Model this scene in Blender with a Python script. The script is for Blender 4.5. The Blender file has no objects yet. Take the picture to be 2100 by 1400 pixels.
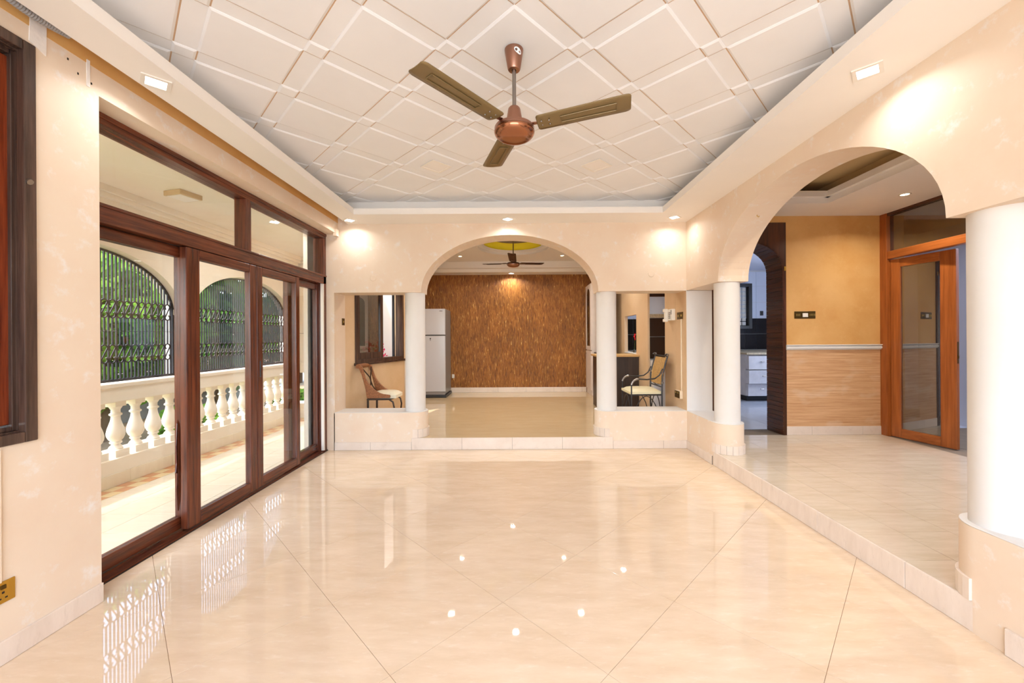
import bpy, bmesh, math, random
from mathutils import Matrix, Vector
R = math.radians
random.seed(7)
S = bpy.context.scene
COL = S.collection

# ------------------------------------------------------------------ camera
cam_d = bpy.data.cameras.new('camera'); cam = bpy.data.objects.new('camera', cam_d); COL.objects.link(cam)
cam.location = (0, 0, 1.31); cam.rotation_euler = (R(90), 0.006, 0)
cam_d.lens = 14.0; cam_d.sensor_width = 36.0; cam_d.sensor_fit = 'HORIZONTAL'
cam_d.shift_x = -9 / 2100; cam_d.shift_y = -8 / 2100
cam_d.clip_start = 0.02; cam_d.clip_end = 400
S.camera = cam

# ------------------------------------------------------------------ world, sun, exposure
W = bpy.data.worlds.new('world'); S.world = W; W.use_nodes = True
wn = W.node_tree.nodes; wl = W.node_tree.links
sky = wn.new('ShaderNodeTexSky'); sky.sky_type = 'NISHITA'; sky.sun_disc = False
sky.sun_elevation = R(66); sky.sun_rotation = R(250); sky.dust_density = 2.5; sky.air_density = 1.0
wn['Background'].inputs['Strength'].default_value = 2.2
wl.new(sky.outputs['Color'], wn['Background'].inputs['Color'])
sun_d = bpy.data.lights.new('sun', 'SUN'); sun_d.energy = 7.5; sun_d.angle = R(1.0); sun_d.color = (1.0, 0.96, 0.91)
sun = bpy.data.objects.new('sun', sun_d); COL.objects.link(sun)
sun.rotation_euler = Vector((0.36, 0.26, -1.0)).to_track_quat('-Z', 'Y').to_euler()
S.view_settings.view_transform = 'Standard'; S.view_settings.look = 'None'
S.view_settings.gamma = 1.0; S.view_settings.use_curve_mapping = False
S.view_settings.exposure = -0.34
S.cycles.use_denoising = True
S.cycles.max_bounces = 10; S.cycles.diffuse_bounces = 6; S.cycles.glossy_bounces = 4
S.cycles.transparent_max_bounces = 16
S.cycles.sample_clamp_indirect = 6.0
S.cycles.caustics_reflective = False; S.cycles.caustics_refractive = False

def area(name, loc, size, power, color=(1, 1, 1), direction=(0, 0, -1), size_y=None, spread=180):
    d = bpy.data.lights.new(name, 'AREA'); d.energy = power; d.color = color
    d.shape = 'RECTANGLE' if size_y else 'SQUARE'; d.size = size
    if size_y: d.size_y = size_y
    d.spread = R(spread)
    o = bpy.data.objects.new(name, d); COL.objects.link(o); o.location = loc
    o.rotation_euler = Vector(direction).to_track_quat('-Z', 'Y').to_euler()
    return o
# added fill lamp behind a made-up opening in the unseen rear wall
area('rear_fill', (0.0, -2.15, 1.45), 3.2, 190, (0.78, 0.88, 1.0), (0, 1, 0.9), 2.1)
# cool area lamps added to brighten kitchen and corridor in place of daylight
area('kitchen_fill', (5.7, 6.3, 1.7), 1.2, 95, (0.72, 0.82, 1.0), (-1, 0.15, 0), 1.2)
area('corridor_fill', (5.6, 3.2, 2.6), 0.8, 75, (0.72, 0.80, 1.0), (0, 0, -1), 2.5)

# area lamp added above the planted nook in place of sky light
area('nook_fill', (-2.2, 5.75, 2.98), 0.5, 30, (0.85, 0.92, 1.0), (0, 0.1, -1), 1.3)

# ------------------------------------------------------------------ materials
def lin(r, g, b):
    f = lambda c: (c / 12.92) if c <= 0.04045 else ((c + 0.055) / 1.055) ** 2.4
    return (f(r / 255), f(g / 255), f(b / 255), 1)
MATS = {}
def new_mat(name):
    m = bpy.data.materials.new(name); m.use_nodes = True; MATS[name] = m
    nt = m.node_tree
    return m, nt, nt.nodes['Principled BSDF']
def pos_map(nt, scale, rot=(0, 0, 0), obj=False):
    mp = nt.nodes.new('ShaderNodeMapping'); mp.inputs['Scale'].default_value = scale; mp.inputs['Rotation'].default_value = rot
    if obj:
        g = nt.nodes.new('ShaderNodeTexCoord'); nt.links.new(g.outputs['Object'], mp.inputs['Vector'])
    else:
        g = nt.nodes.new('ShaderNodeNewGeometry'); nt.links.new(g.outputs['Position'], mp.inputs['Vector'])
    return mp
def noise(nt, mp, scale, detail=4, rough=0.55):
    n = nt.nodes.new('ShaderNodeTexNoise'); n.inputs['Scale'].default_value = scale
    n.inputs['Detail'].default_value = detail; n.inputs['Roughness'].default_value = rough
    nt.links.new(mp.outputs[0], n.inputs['Vector']); return n
def ramp(nt, src, stops):
    r = nt.nodes.new('ShaderNodeValToRGB'); e = r.color_ramp.elements
    while len(e) < len(stops): e.new(0.5)
    for k, (p, c) in enumerate(stops):
        e[k].position = p; e[k].color = c
    nt.links.new(src, r.inputs['Fac']); return r
def mixc(nt, fac, a, b, mode='MIX'):
    m = nt.nodes.new('ShaderNodeMix'); m.data_type = 'RGBA'; m.blend_type = mode
    for v, s in ((fac, 0), (a, 6), (b, 7)):
        if isinstance(v, (int, float, tuple)): m.inputs[s].default_value = v
        else: nt.links.new(v, m.inputs[s])
    return m.outputs[2]
def bump(nt, b, h, strength, dist=0.01):
    k = nt.nodes.new('ShaderNodeBump'); k.inputs['Strength'].default_value = strength; k.inputs['Distance'].default_value = dist
    nt.links.new(h, k.inputs['Height']); nt.links.new(k.outputs['Normal'], b.inputs['Normal'])
def simple(name, c, rough=0.5, metal=0.0, spec=0.5, var=0.0, vscale=8, bmp=0.0, bscale=60, coat=0.0):
    m, nt, b = new_mat(name)
    b.inputs['Base Color'].default_value = c; b.inputs['Roughness'].default_value = rough
    b.inputs['Metallic'].default_value = metal; b.inputs['Specular IOR Level'].default_value = spec
    b.inputs['Coat Weight'].default_value = coat; b.inputs['Coat Roughness'].default_value = 0.08
    mp = pos_map(nt, (1, 1, 1))
    if var:
        n = noise(nt, mp, vscale)
        d = tuple(max(0, x * (1 - var)) for x in c[:3]) + (1,); l = tuple(min(1, x * (1 + var)) for x in c[:3]) + (1,)
        r = ramp(nt, n.outputs['Fac'], [(0.3, d), (0.7, l)]); nt.links.new(r.outputs[0], b.inputs['Base Color'])
    if bmp:
        n2 = noise(nt, mp, bscale); bump(nt, b, n2.outputs['Fac'], bmp, 0.004)
    return m
def plaster(name, c, pale, amount=0.35, rough=0.6, dark=None):
    m, nt, b = new_mat(name)
    mp = pos_map(nt, (1, 1, 1)); b.inputs['Roughness'].default_value = rough; b.inputs['Specular IOR Level'].default_value = 0.3
    n1 = noise(nt, mp, 2.2, 5, 0.6); n2 = noise(nt, mp, 9, 6, 0.7); n3 = noise(nt, mp, 40, 3)
    dk = dark or tuple(x * 0.9 for x in c[:3]) + (1,)
    base = ramp(nt, n1.outputs['Fac'], [(0.3, dk), (0.6, c)])
    f = ramp(nt, n2.outputs['Fac'], [(0.56, (0, 0, 0, 1)), (0.72, (amount, amount, amount, 1))])
    nt.links.new(mixc(nt, f.outputs[0], base.outputs[0], pale), b.inputs['Base Color'])
    bump(nt, b, n3.outputs['Fac'], 0.12, 0.004)
    return m
def wood(name, dark, light, axis='z', rough=0.3, scale=1.0, spec=0.5):
    m, nt, b = new_mat(name + '_' + axis)
    k = {'x': (1.2, 26, 26), 'y': (26, 1.2, 26), 'z': (26, 26, 1.2)}[axis]
    mp = pos_map(nt, tuple(v * scale for v in k)); n = noise(nt, mp, 1.6, 6, 0.65)
    r = ramp(nt, n.outputs['Fac'], [(0.3, dark), (0.7, light)])
    nt.links.new(r.outputs[0], b.inputs['Base Color']); b.inputs['Roughness'].default_value = rough
    b.inputs['Specular IOR Level'].default_value = spec
    bump(nt, b, n.outputs['Fac'], 0.15, 0.002)
    return m
def emit(name, c, strength):
    m, nt, b = new_mat(name)
    b.inputs['Base Color'].default_value = c; b.inputs['Emission Color'].default_value = c
    b.inputs['Emission Strength'].default_value = strength
    return m

PEACH = lin(231, 213, 191)
plaster('wall_peach', PEACH, lin(236, 233, 230), 0.8, 0.55, lin(227, 204, 180))
plaster('wall_tan', lin(216, 186, 150), lin(222, 198, 164), 0.3, 0.5, lin(206, 174, 134))
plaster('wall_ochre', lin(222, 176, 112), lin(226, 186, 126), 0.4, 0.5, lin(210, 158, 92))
plaster('white_paint', lin(226, 223, 219), lin(220, 215, 207), 0.3, 0.55, lin(222, 218, 212))
plaster('veranda_paint', lin(240, 231, 216), lin(238, 229, 214), 0.3, 0.6, lin(236, 224, 206))
simple('ceiling_paint', lin(237, 236, 236), 0.6, spec=0.3, var=0.02, vscale=3)
simple('soffit_paint', lin(243, 238, 231), 0.55, spec=0.3, var=0.02, vscale=2)
simple('grey_ceiling', lin(238, 234, 230), 0.6, spec=0.3)
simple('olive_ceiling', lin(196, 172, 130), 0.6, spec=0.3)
simple('yellow_dome', lin(254, 242, 62), 0.55, spec=0.3)
simple('grout', lin(150, 118, 90), 0.8, var=0.1)
simple('grout_grey', lin(128, 114, 98), 0.8, var=0.1)
simple('grout_white', lin(205, 205, 205), 0.8)
simple('brass', lin(206, 164, 72), 0.32, metal=1.0)
simple('dark_brass', lin(96, 72, 30), 0.35, metal=0.8)
simple('brass_pin', lin(190, 160, 90), 0.3, metal=1.0)
simple('white_plastic', lin(238, 232, 222), 0.4)
simple('cream_plastic', lin(232, 216, 190), 0.5)
simple('grey_plastic', lin(150, 146, 144), 0.5)
simple('black', lin(22, 20, 20), 0.4)
simple('dark_gap', lin(40, 30, 24), 0.7)
simple('iron', lin(38, 38, 44), 0.45, spec=0.4, var=0.15, vscale=20)
simple('wrought_iron', lin(62, 58, 58), 0.4, metal=0.5, var=0.2, vscale=30)
simple('chair_iron', lin(60, 44, 32), 0.45, metal=0.3, var=0.2, vscale=30)
simple('steel', lin(150, 142, 136), 0.3, metal=1.0)
simple('aluminium', lin(205, 205, 210), 0.35, metal=0.7)
simple('fridge_front', lin(208, 212, 220), 0.28, metal=0.25, coat=0.3)
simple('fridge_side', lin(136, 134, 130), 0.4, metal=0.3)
simple('fridge_dark', lin(52, 52, 54), 0.4)
simple('cabinet_white', lin(222, 208, 198), 0.35, var=0.04, vscale=12)
simple('kitchen_white', lin(206, 204, 206), 0.35, var=0.08, vscale=9)
simple('kitchen_floor', lin(196, 202, 214), 0.15, var=0.03)
simple('tile_white', lin(214, 220, 232), 0.15)
simple('tile_black', lin(24, 21, 22), 0.12)
simple('tile_brown', lin(58, 40, 30), 0.15)
simple('worktop', lin(190, 172, 140), 0.3, var=0.25, vscale=40)
simple('counter_tan', lin(206, 166, 108), 0.35, var=0.06, vscale=20)
simple('cushion_cream', lin(232, 222, 196), 0.8, var=0.05, vscale=30, bmp=0.2, bscale=120)
simple('cushion_yellow', lin(236, 226, 188), 0.4, var=0.03)
simple('rattan', lin(146, 92, 52), 0.55, var=0.35, vscale=60, bmp=0.6, bscale=90)
simple('woven_back', lin(186, 148, 92), 0.6, var=0.3, vscale=60, bmp=0.5, bscale=100)
simple('pink_petal', lin(236, 40, 110), 0.5)
simple('red_petal', lin(226, 26, 40), 0.5)
simple('stem_green', lin(70, 90, 40), 0.6)
simple('terracotta', lin(206, 148, 104), 0.35, var=0.08, vscale=20)
simple('sand_tile', lin(226, 204, 158), 0.35, var=0.05, vscale=20)
simple('soil', lin(150, 122, 92), 0.9, var=0.2, vscale=1.5)
simple('grass', lin(92, 122, 48), 0.9, var=0.35, vscale=3)
simple('asphalt', lin(130, 128, 126), 0.9, var=0.1)
simple('boundary', lin(120, 114, 108), 0.85, var=0.12, vscale=2)
simple('bark', lin(96, 76, 58), 0.9, var=0.2, vscale=9)
simple('corridor_wall', lin(206, 212, 230), 0.5)
simple('car_paint', lin(60, 64, 72), 0.25, coat=0.6)
simple('rubber', lin(30, 30, 30), 0.8)
simple('sticker_white', lin(240, 240, 240), 0.5)
simple('rough_plaster', lin(238, 232, 226), 0.8, var=0.06, vscale=30, bmp=0.3, bscale=60)
simple('joint_shade', lin(204, 172, 142), 0.8)  # brown of the open joints, also painting the contact shadow beside each tile
emit('lamp_cool', (1.0, 0.98, 0.95, 1), 14.0)
emit('lamp_warm', (1.0, 0.86, 0.58, 1), 14.0)
simple('lamp_body', lin(206, 180, 136), 0.5)
simple('lamp_off', lin(240, 234, 228), 0.35)
# woods
for ax in 'xyz':
    wood('door_wood', lin(52, 22, 14), lin(122, 62, 36), ax, 0.25)
    wood('window_wood', lin(44, 32, 28), lin(92, 68, 56), ax, 0.2)
    wood('red_wood', lin(84, 30, 14), lin(150, 68, 34), ax, 0.25)
    wood('orange_wood', lin(136, 72, 28), lin(178, 102, 48), ax, 0.3)
    wood('dark_wood', lin(38, 20, 12), lin(92, 50, 26), ax, 0.3)
    wood('wenge', lin(40, 28, 22), lin(66, 48, 38), ax, 0.4)
# copper with brushed highlight
m, nt, b = new_mat('copper'); b.inputs['Base Color'].default_value = lin(164, 122, 102); b.inputs['Metallic'].default_value = 1; b.inputs['Roughness'].default_value = 0.32
mp = pos_map(nt, (2, 2, 120)); n = noise(nt, mp, 3); bump(nt, b, n.outputs['Fac'], 0.06, 0.002)
m, nt, b = new_mat('copper_bright'); b.inputs['Base Color'].default_value = lin(166, 114, 86); b.inputs['Metallic'].default_value = 1; b.inputs['Roughness'].default_value = 0.18
m, nt, b = new_mat('bronze'); b.inputs['Base Color'].default_value = lin(126, 106, 70); b.inputs['Metallic'].default_value = 0.35; b.inputs['Roughness'].default_value = 0.35
m, nt, b = new_mat('dark_bronze'); b.inputs['Base Color'].default_value = lin(72, 48, 34); b.inputs['Metallic'].default_value = 0.4; b.inputs['Roughness'].default_value = 0.35
# polished floor tile
def tile_mat(name, dark, base, fleck, rough=0.06, rot=0.6, spec=0.5, amount=0.55, stretch=4):
    m, nt, b = new_mat(name)
    mp = pos_map(nt, (1, stretch, 1), (0, 0, rot)); n1 = noise(nt, mp, 3.0, 6, 0.65); n2 = noise(nt, mp, 10, 5, 0.7)
    r1 = ramp(nt, n1.outputs['Fac'], [(0.3, dark), (0.65, base)])
    f = ramp(nt, n2.outputs['Fac'], [(0.55, (0, 0, 0, 1)), (0.75, (amount, amount, amount, 1))])
    c = mixc(nt, f.outputs[0], r1.outputs[0], fleck)
    oi = nt.nodes.new('ShaderNodeObjectInfo')
    rv = ramp(nt, oi.outputs['Random'], [(0, (0.96, 0.96, 0.96, 1)), (1, (1, 1, 1, 1))])
    nt.links.new(mixc(nt, 1.0, c, rv.outputs[0], 'MULTIPLY'), b.inputs['Base Color'])
    b.inputs['Roughness'].default_value = rough; b.inputs['Specular IOR Level'].default_value = spec
    return m
tile_mat('floor_tile', lin(221, 196, 165), lin(233, 211, 184), lin(241, 228, 212), 0.022)
tile_mat('hall_tile', lin(206, 190, 166), lin(220, 206, 186), lin(184, 166, 142), 0.07, rot=0.75, amount=0.35, stretch=6)
tile_mat('veranda_tile', lin(226, 214, 190), lin(234, 224, 202), lin(240, 232, 216), 0.22)
tile_mat('back_floor', lin(194, 170, 132), lin(202, 180, 144), lin(210, 190, 158), 0.03)
tile_mat('skirting', lin(222, 206, 190), lin(234, 220, 206), lin(206, 190, 174), 0.35, rot=0.1)
# brown combed wall
m, nt, b = new_mat('brown_relief')
mp = pos_map(nt, (34, 34, 7)); n1 = noise(nt, mp, 1.2, 4, 0.55); n1.inputs['Distortion'].default_value = 0.8; mp2 = pos_map(nt, (3, 3, 1.5)); n2 = noise(nt, mp2, 1.5, 3)
r1 = ramp(nt, n1.outputs['Fac'], [(0.32, lin(116, 66, 18)), (0.52, lin(154, 97, 36)), (0.64, lin(170, 112, 48)), (0.72, lin(236, 192, 112))])
r2 = ramp(nt, n2.outputs['Fac'], [(0.3, (0.8, 0.8, 0.8, 1)), (0.7, (1.1, 1.1, 1.1, 1))])
nt.links.new(mixc(nt, 1.0, r1.outputs[0], r2.outputs[0], 'MULTIPLY'), b.inputs['Base Color'])
b.inputs['Roughness'].default_value = 0.42; bump(nt, b, n1.outputs['Fac'], 1.0, 0.02)
# brushed dado
m, nt, b = new_mat('brushed_dado')
mp = pos_map(nt, (1.4, 1.4, 46)); n1 = noise(nt, mp, 1.4, 6, 0.7); mp2 = pos_map(nt, (2, 2, 4)); n2 = noise(nt, mp2, 1.4, 3)
r1 = ramp(nt, n1.outputs['Fac'], [(0.3, lin(186, 134, 88)), (0.7, lin(224, 184, 140))])
r2 = ramp(nt, n2.outputs['Fac'], [(0.55, (0, 0, 0, 1)), (0.75, (0.5, 0.5, 0.5, 1))])
nt.links.new(mixc(nt, r2.outputs[0], r1.outputs[0], lin(222, 200, 172)), b.inputs['Base Color']); b.inputs['Roughness'].default_value = 0.6
bump(nt, b, n1.outputs['Fac'], 0.3, 0.004)
# glass: clear with fresnel reflection; the index is inverted on back faces so both sides of a pane reflect alike
def pane_fresnel(nt, ior):
    g = nt.nodes.new('ShaderNodeNewGeometry'); mr = nt.nodes.new('ShaderNodeMapRange')
    mr.inputs['To Min'].default_value = ior; mr.inputs['To Max'].default_value = 1 / ior
    nt.links.new(g.outputs['Backfacing'], mr.inputs['Value'])
    f = nt.nodes.new('ShaderNodeFresnel'); nt.links.new(mr.outputs[0], f.inputs['IOR']); return f
m, nt, b = new_mat('glass'); nt.nodes.remove(b)
fr = pane_fresnel(nt, 1.5)
tr = nt.nodes.new('ShaderNodeBsdfTransparent'); tr.inputs['Color'].default_value = (0.96, 0.965, 0.95, 1)
gl = nt.nodes.new('ShaderNodeBsdfGlossy'); gl.inputs['Roughness'].default_value = 0.0
mx = nt.nodes.new('ShaderNodeMixShader'); nt.links.new(fr.outputs[0], mx.inputs[0]); nt.links.new(tr.outputs[0], mx.inputs[1]); nt.links.new(gl.outputs[0], mx.inputs[2])
nt.links.new(mx.outputs[0], nt.nodes['Material Output'].inputs['Surface'])
m, nt, b = new_mat('tinted_glass'); nt.nodes.remove(b)
fr = pane_fresnel(nt, 1.7)
tr = nt.nodes.new('ShaderNodeBsdfTransparent'); tr.inputs['Color'].default_value = (0.55, 0.52, 0.46, 1)
gl = nt.nodes.new('ShaderNodeBsdfGlossy'); gl.inputs['Roughness'].default_value = 0.0
mx = nt.nodes.new('ShaderNodeMixShader'); nt.links.new(fr.outputs[0], mx.inputs[0]); nt.links.new(tr.outputs[0], mx.inputs[1]); nt.links.new(gl.outputs[0], mx.inputs[2])
nt.links.new(mx.outputs[0], nt.nodes['Material Output'].inputs['Surface'])
m, nt, b = new_mat('mirror_glass'); nt.nodes.remove(b)
fr = pane_fresnel(nt, 3.3)
tr = nt.nodes.new('ShaderNodeBsdfTransparent'); tr.inputs['Color'].default_value = (0.42, 0.39, 0.34, 1)
gl = nt.nodes.new('ShaderNodeBsdfGlossy'); gl.inputs['Roughness'].default_value = 0.0
mx = nt.nodes.new('ShaderNodeMixShader'); nt.links.new(fr.outputs[0], mx.inputs[0]); nt.links.new(tr.outputs[0], mx.inputs[1]); nt.links.new(gl.outputs[0], mx.inputs[2])
nt.links.new(mx.outputs[0], nt.nodes['Material Output'].inputs['Surface'])
# leaves
def leaf_mat(name, a, c):
    m, nt, b = new_mat(name); nt.nodes.remove(b)
    mp = pos_map(nt, (1, 1, 1)); n = noise(nt, mp, 2.5); r = ramp(nt, n.outputs['Fac'], [(0.3, a), (0.7, c)])
    d = nt.nodes.new('ShaderNodeBsdfDiffuse'); t = nt.nodes.new('ShaderNodeBsdfTranslucent')
    nt.links.new(r.outputs[0], d.inputs[0]); nt.links.new(r.outputs[0], t.inputs[0])
    mx = nt.nodes.new('ShaderNodeMixShader'); mx.inputs[0].default_value = 0.45
    nt.links.new(d.outputs[0], mx.inputs[1]); nt.links.new(t.outputs[0], mx.inputs[2])
    nt.links.new(mx.outputs[0], nt.nodes['Material Output'].inputs['Surface'])
leaf_mat('leaf_mid', lin(74, 120, 40), lin(150, 190, 80))
leaf_mat('leaf_dark', lin(50, 92, 36), lin(104, 150, 62))
leaf_mat('leaf_light', lin(120, 165, 56), lin(190, 215, 110))

# ------------------------------------------------------------------ mesh helpers
WL = {}
def wloc(o):
    return WL.get(o.name, Vector((0, 0, 0))) if o else Vector((0, 0, 0))
class MB:
    def __init__(s, M=None): s.v = []; s.f = []; s.M = M
    def add(s, vs, fs):
        n = len(s.v)
        s.v += [tuple(s.M @ Vector(p)) if s.M else tuple(p) for p in vs]
        s.f += [tuple(i + n for i in f) for f in fs]; return s
    def box(s, x0, x1, y0, y1, z0, z1):
        x0, x1 = min(x0, x1), max(x0, x1); y0, y1 = min(y0, y1), max(y0, y1); z0, z1 = min(z0, z1), max(z0, z1)
        return s.add([(x0, y0, z0), (x1, y0, z0), (x1, y1, z0), (x0, y1, z0), (x0, y0, z1), (x1, y0, z1), (x1, y1, z1), (x0, y1, z1)],
                     [(3, 2, 1, 0), (4, 5, 6, 7), (0, 1, 5, 4), (1, 2, 6, 5), (2, 3, 7, 6), (3, 0, 4, 7)])
    def prism(s, poly, f0, f1):
        """poly: 2D points, f0/f1 map a 2D point to 3D bottom and top"""
        n = len(poly)
        vs = [f0(p) for p in poly] + [f1(p) for p in poly]
        fs = [tuple(range(n - 1, -1, -1)), tuple(range(n, 2 * n))] + [(i, (i + 1) % n, n + (i + 1) % n, n + i) for i in range(n)]
        return s.add(vs, fs)
    def lathe(s, prof, c, n=24, cap=True, a0=0.0, a1=2 * math.pi):
        full = abs(a1 - a0 - 2 * math.pi) < 1e-6
        k = n if full else n + 1
        vs = []; fs = []
        for (r, z) in prof:
            for i in range(k):
                a = a0 + (a1 - a0) * i / n
                vs.append((c[0] + r * math.cos(a), c[1] + r * math.sin(a), c[2] + z))
        for j in range(len(prof) - 1):
            for i in range(n):
                i2 = (i + 1) % k
                fs.append((j * k + i, j * k + i2, (j + 1) * k + i2, (j + 1) * k + i))
        if cap and full:
            fs.append(tuple(range(k - 1, -1, -1))); m = (len(prof) - 1) * k; fs.append(tuple(range(m, m + k)))
        return s.add(vs, fs)
    def tube(s, pts, r, n=8, ry=None):
        pts = [Vector(p) for p in pts]; rs = r if isinstance(r, (list, tuple)) else [r] * len(pts)
        vs = []; fs = []; up = None
        for i, p in enumerate(pts):
            t = (pts[min(i + 1, len(pts) - 1)] - pts[max(i - 1, 0)]).normalized()
            if up is None:
                up = Vector((0, 0, 1)) if abs(t.z) < 0.9 else Vector((1, 0, 0))
            a = t.cross(up)
            if a.length < 1e-6: a = t.cross(Vector((0, 1, 0)))
            a.normalize(); up = a.cross(t).normalized()
            for k in range(n):
                q = 2 * math.pi * k / n + (math.pi / 4 if n == 4 else 0)
                vs.append(p + a * (rs[i] * math.cos(q)) + up * ((ry or rs[i]) * math.sin(q)))
        for i in range(len(pts) - 1):
            for k in range(n):
                fs.append((i * n + k, i * n + (k + 1) % n, (i + 1) * n + (k + 1) % n, (i + 1) * n + k))
        m = (len(pts) - 1) * n
        fs += [tuple(range(n - 1, -1, -1)), tuple(range(m, m + n))]
        return s.add(vs, fs)
    def arch_wall(s, axis, s0, s1, t0, t1, zt, c, a, zs, rise, n=36, zb=None):
        """wall slab with an arched hole above the springing; axis 'x': s along X, t is Y; axis 'y': s along Y, t is X.
        zb is the underside outside the arch (springing level by default)"""
        P = (lambda q, t, z: (q, t, z)) if axis == 'x' else (lambda q, t, z: (t, q, z))
        zb = zs if zb is None else zb
        pts = [(s0, zb), (c - a, zb)] + [(c - a * math.cos(math.pi * i / n), zs + rise * math.sin(math.pi * i / n)) for i in range(n + 1)] + [(c + a, zb), (s1, zb)]
        q = []
        for p in pts:
            if not q or (abs(q[-1][0] - p[0]) + abs(q[-1][1] - p[1])) > 1e-6: q.append(p)
        vs = []; fs = []
        for (u, z) in q:
            vs += [P(u, t0, z), P(u, t0, zt), P(u, t1, z), P(u, t1, zt)]
        for i in range(len(q) - 1):
            A = 4 * i; B = A + 4
            if abs(q[i][0] - q[i + 1][0]) > 1e-7:
                fs += [(A, B, B + 1, A + 1), (A + 2, A + 3, B + 3, B + 2), (A + 1, B + 1, B + 3, A + 3)]
            fs.append((A, A + 2, B + 2, B))
        L = 4 * (len(q) - 1)
        fs += [(0, 1, 3, 2), (L, L + 2, L + 3, L + 1)]
        return s.add(vs, fs)
    def build(s, name, mat, parent=None, smooth=False, bevel=0.0, seg=2, local=False, angle=35):
        me = bpy.data.meshes.new(name)
        off = Vector((0, 0, 0)) if local else wloc(parent)
        me.from_pydata([(p[0] - off.x, p[1] - off.y, p[2] - off.z) for p in s.v], [], s.f)
        me.materials.append(MATS[mat] if isinstance(mat, str) else mat)
        bm = bmesh.new(); bm.from_mesh(me); bmesh.ops.recalc_face_normals(bm, faces=bm.faces); bm.to_mesh(me); bm.free()
        o = bpy.data.objects.new(name, me); COL.objects.link(o)
        if parent: o.parent = parent; WL[o.name] = wloc(parent).copy()
        if smooth:
            me.shade_smooth()
            if angle < 180: me.set_sharp_from_angle(angle=R(angle))
        if bevel:
            b = o.modifiers.new('bevel', 'BEVEL'); b.width = bevel; b.segments = seg; b.limit_method = 'ANGLE'; b.angle_limit = R(40)
        return o
def tag(o, label=None, cat=None, group=None, kind=None):
    if label: o['label'] = label
    if cat: o['category'] = cat
    if group: o['group'] = group
    if kind: o['kind'] = kind
    return o
def thing(name, label, cat, loc=(0, 0, 0), rotz=0.0, group=None, kind=None):
    o = bpy.data.objects.new(name, None); COL.objects.link(o); o.location = loc; o.rotation_euler = (0, 0, rotz)
    o.empty_display_size = 0.1; WL[o.name] = Vector(loc)
    return tag(o, label, cat, group, kind)
def struct(o, label, cat='structure'):
    return tag(o, label, cat, None, 'structure')
def place(o, mesh_src, name, loc, parent, rot=None):
    """a linked copy sharing mesh data"""
    c = mesh_src.copy(); c.name = name; COL.objects.link(c); c.parent = parent; c.location = Vector(loc) - wloc(parent)
    if rot is not None: c.rotation_euler = rot
    return c
def copy_tree(o, parent=None):
    c = o.copy(); COL.objects.link(c); c.parent = parent
    for ch in o.children: copy_tree(ch, c)
    return c
def clip(poly, x0, x1, y0, y1):
    def cut(P, inside, inter):
        out = []
        for i in range(len(P)):
            a, b = P[i - 1], P[i]
            if inside(b):
                if not inside(a): out.append(inter(a, b))
                out.append(b)
            elif inside(a): out.append(inter(a, b))
        return out
    def ix(x): return lambda a, b: (x, a[1] + (b[1] - a[1]) * (x - a[0]) / (b[0] - a[0]))
    def iy(y): return lambda a, b: (a[0] + (b[0] - a[0]) * (y - a[1]) / (b[1] - a[1]), y)
    for ins, it in ((lambda p: p[0] >= x0, ix(x0)), (lambda p: p[0] <= x1, ix(x1)), (lambda p: p[1] >= y0, iy(y0)), (lambda p: p[1] <= y1, iy(y1))):
        if poly: poly = cut(poly, ins, it)
    q = []
    for p in poly:
        if not q or math.dist(p, q[-1]) > 1e-4: q.append(p)
    if len(q) > 1 and math.dist(q[0], q[-1]) < 1e-4: q.pop()
    return q
def parea(P): return 0.5 * sum(P[i - 1][0] * P[i][1] - P[i][0] * P[i - 1][1] for i in range(len(P)))
def inset(P, d):
    if parea(P) < 0: P = P[::-1]
    n = len(P); out = []
    for i in range(n):
        a, b, c = Vector(P[i - 1]), Vector(P[i]), Vector(P[(i + 1) % n])
        e1 = (b - a).normalized(); e2 = (c - b).normalized()
        n1 = Vector((-e1.y, e1.x)); n2 = Vector((-e2.y, e2.x))
        k = n1 + n2; l = k.dot(n1)
        if abs(l) < 0.05: return None
        out.append(tuple(b + k * (d / l)))
    return out if parea(out) > 0 else None
def slab_tile(P, z0, z1, ch, cv=None):
    """tile with chamfered face; returns an MB"""
    m = MB(); Q = inset(P, ch)
    if parea(P) < 0: P = P[::-1]
    n = len(P)
    if Q is None or len(Q) != n:
        return m.prism(P, lambda p: (p[0], p[1], z0), lambda p: (p[0], p[1], z1))
    zc = z1 - (cv or ch) * (1 if z1 > z0 else -1)
    vs = [(p[0], p[1], z0) for p in P] + [(p[0], p[1], zc) for p in P] + [(p[0], p[1], z1) for p in Q]
    fs = [tuple(range(n - 1, -1, -1)), tuple(range(2 * n, 3 * n))]
    for i in range(n):
        j = (i + 1) % n
        fs += [(i, j, n + j, n + i), (n + i, n + j, 2 * n + j, 2 * n + i)]
    return m.add(vs, fs)

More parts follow.
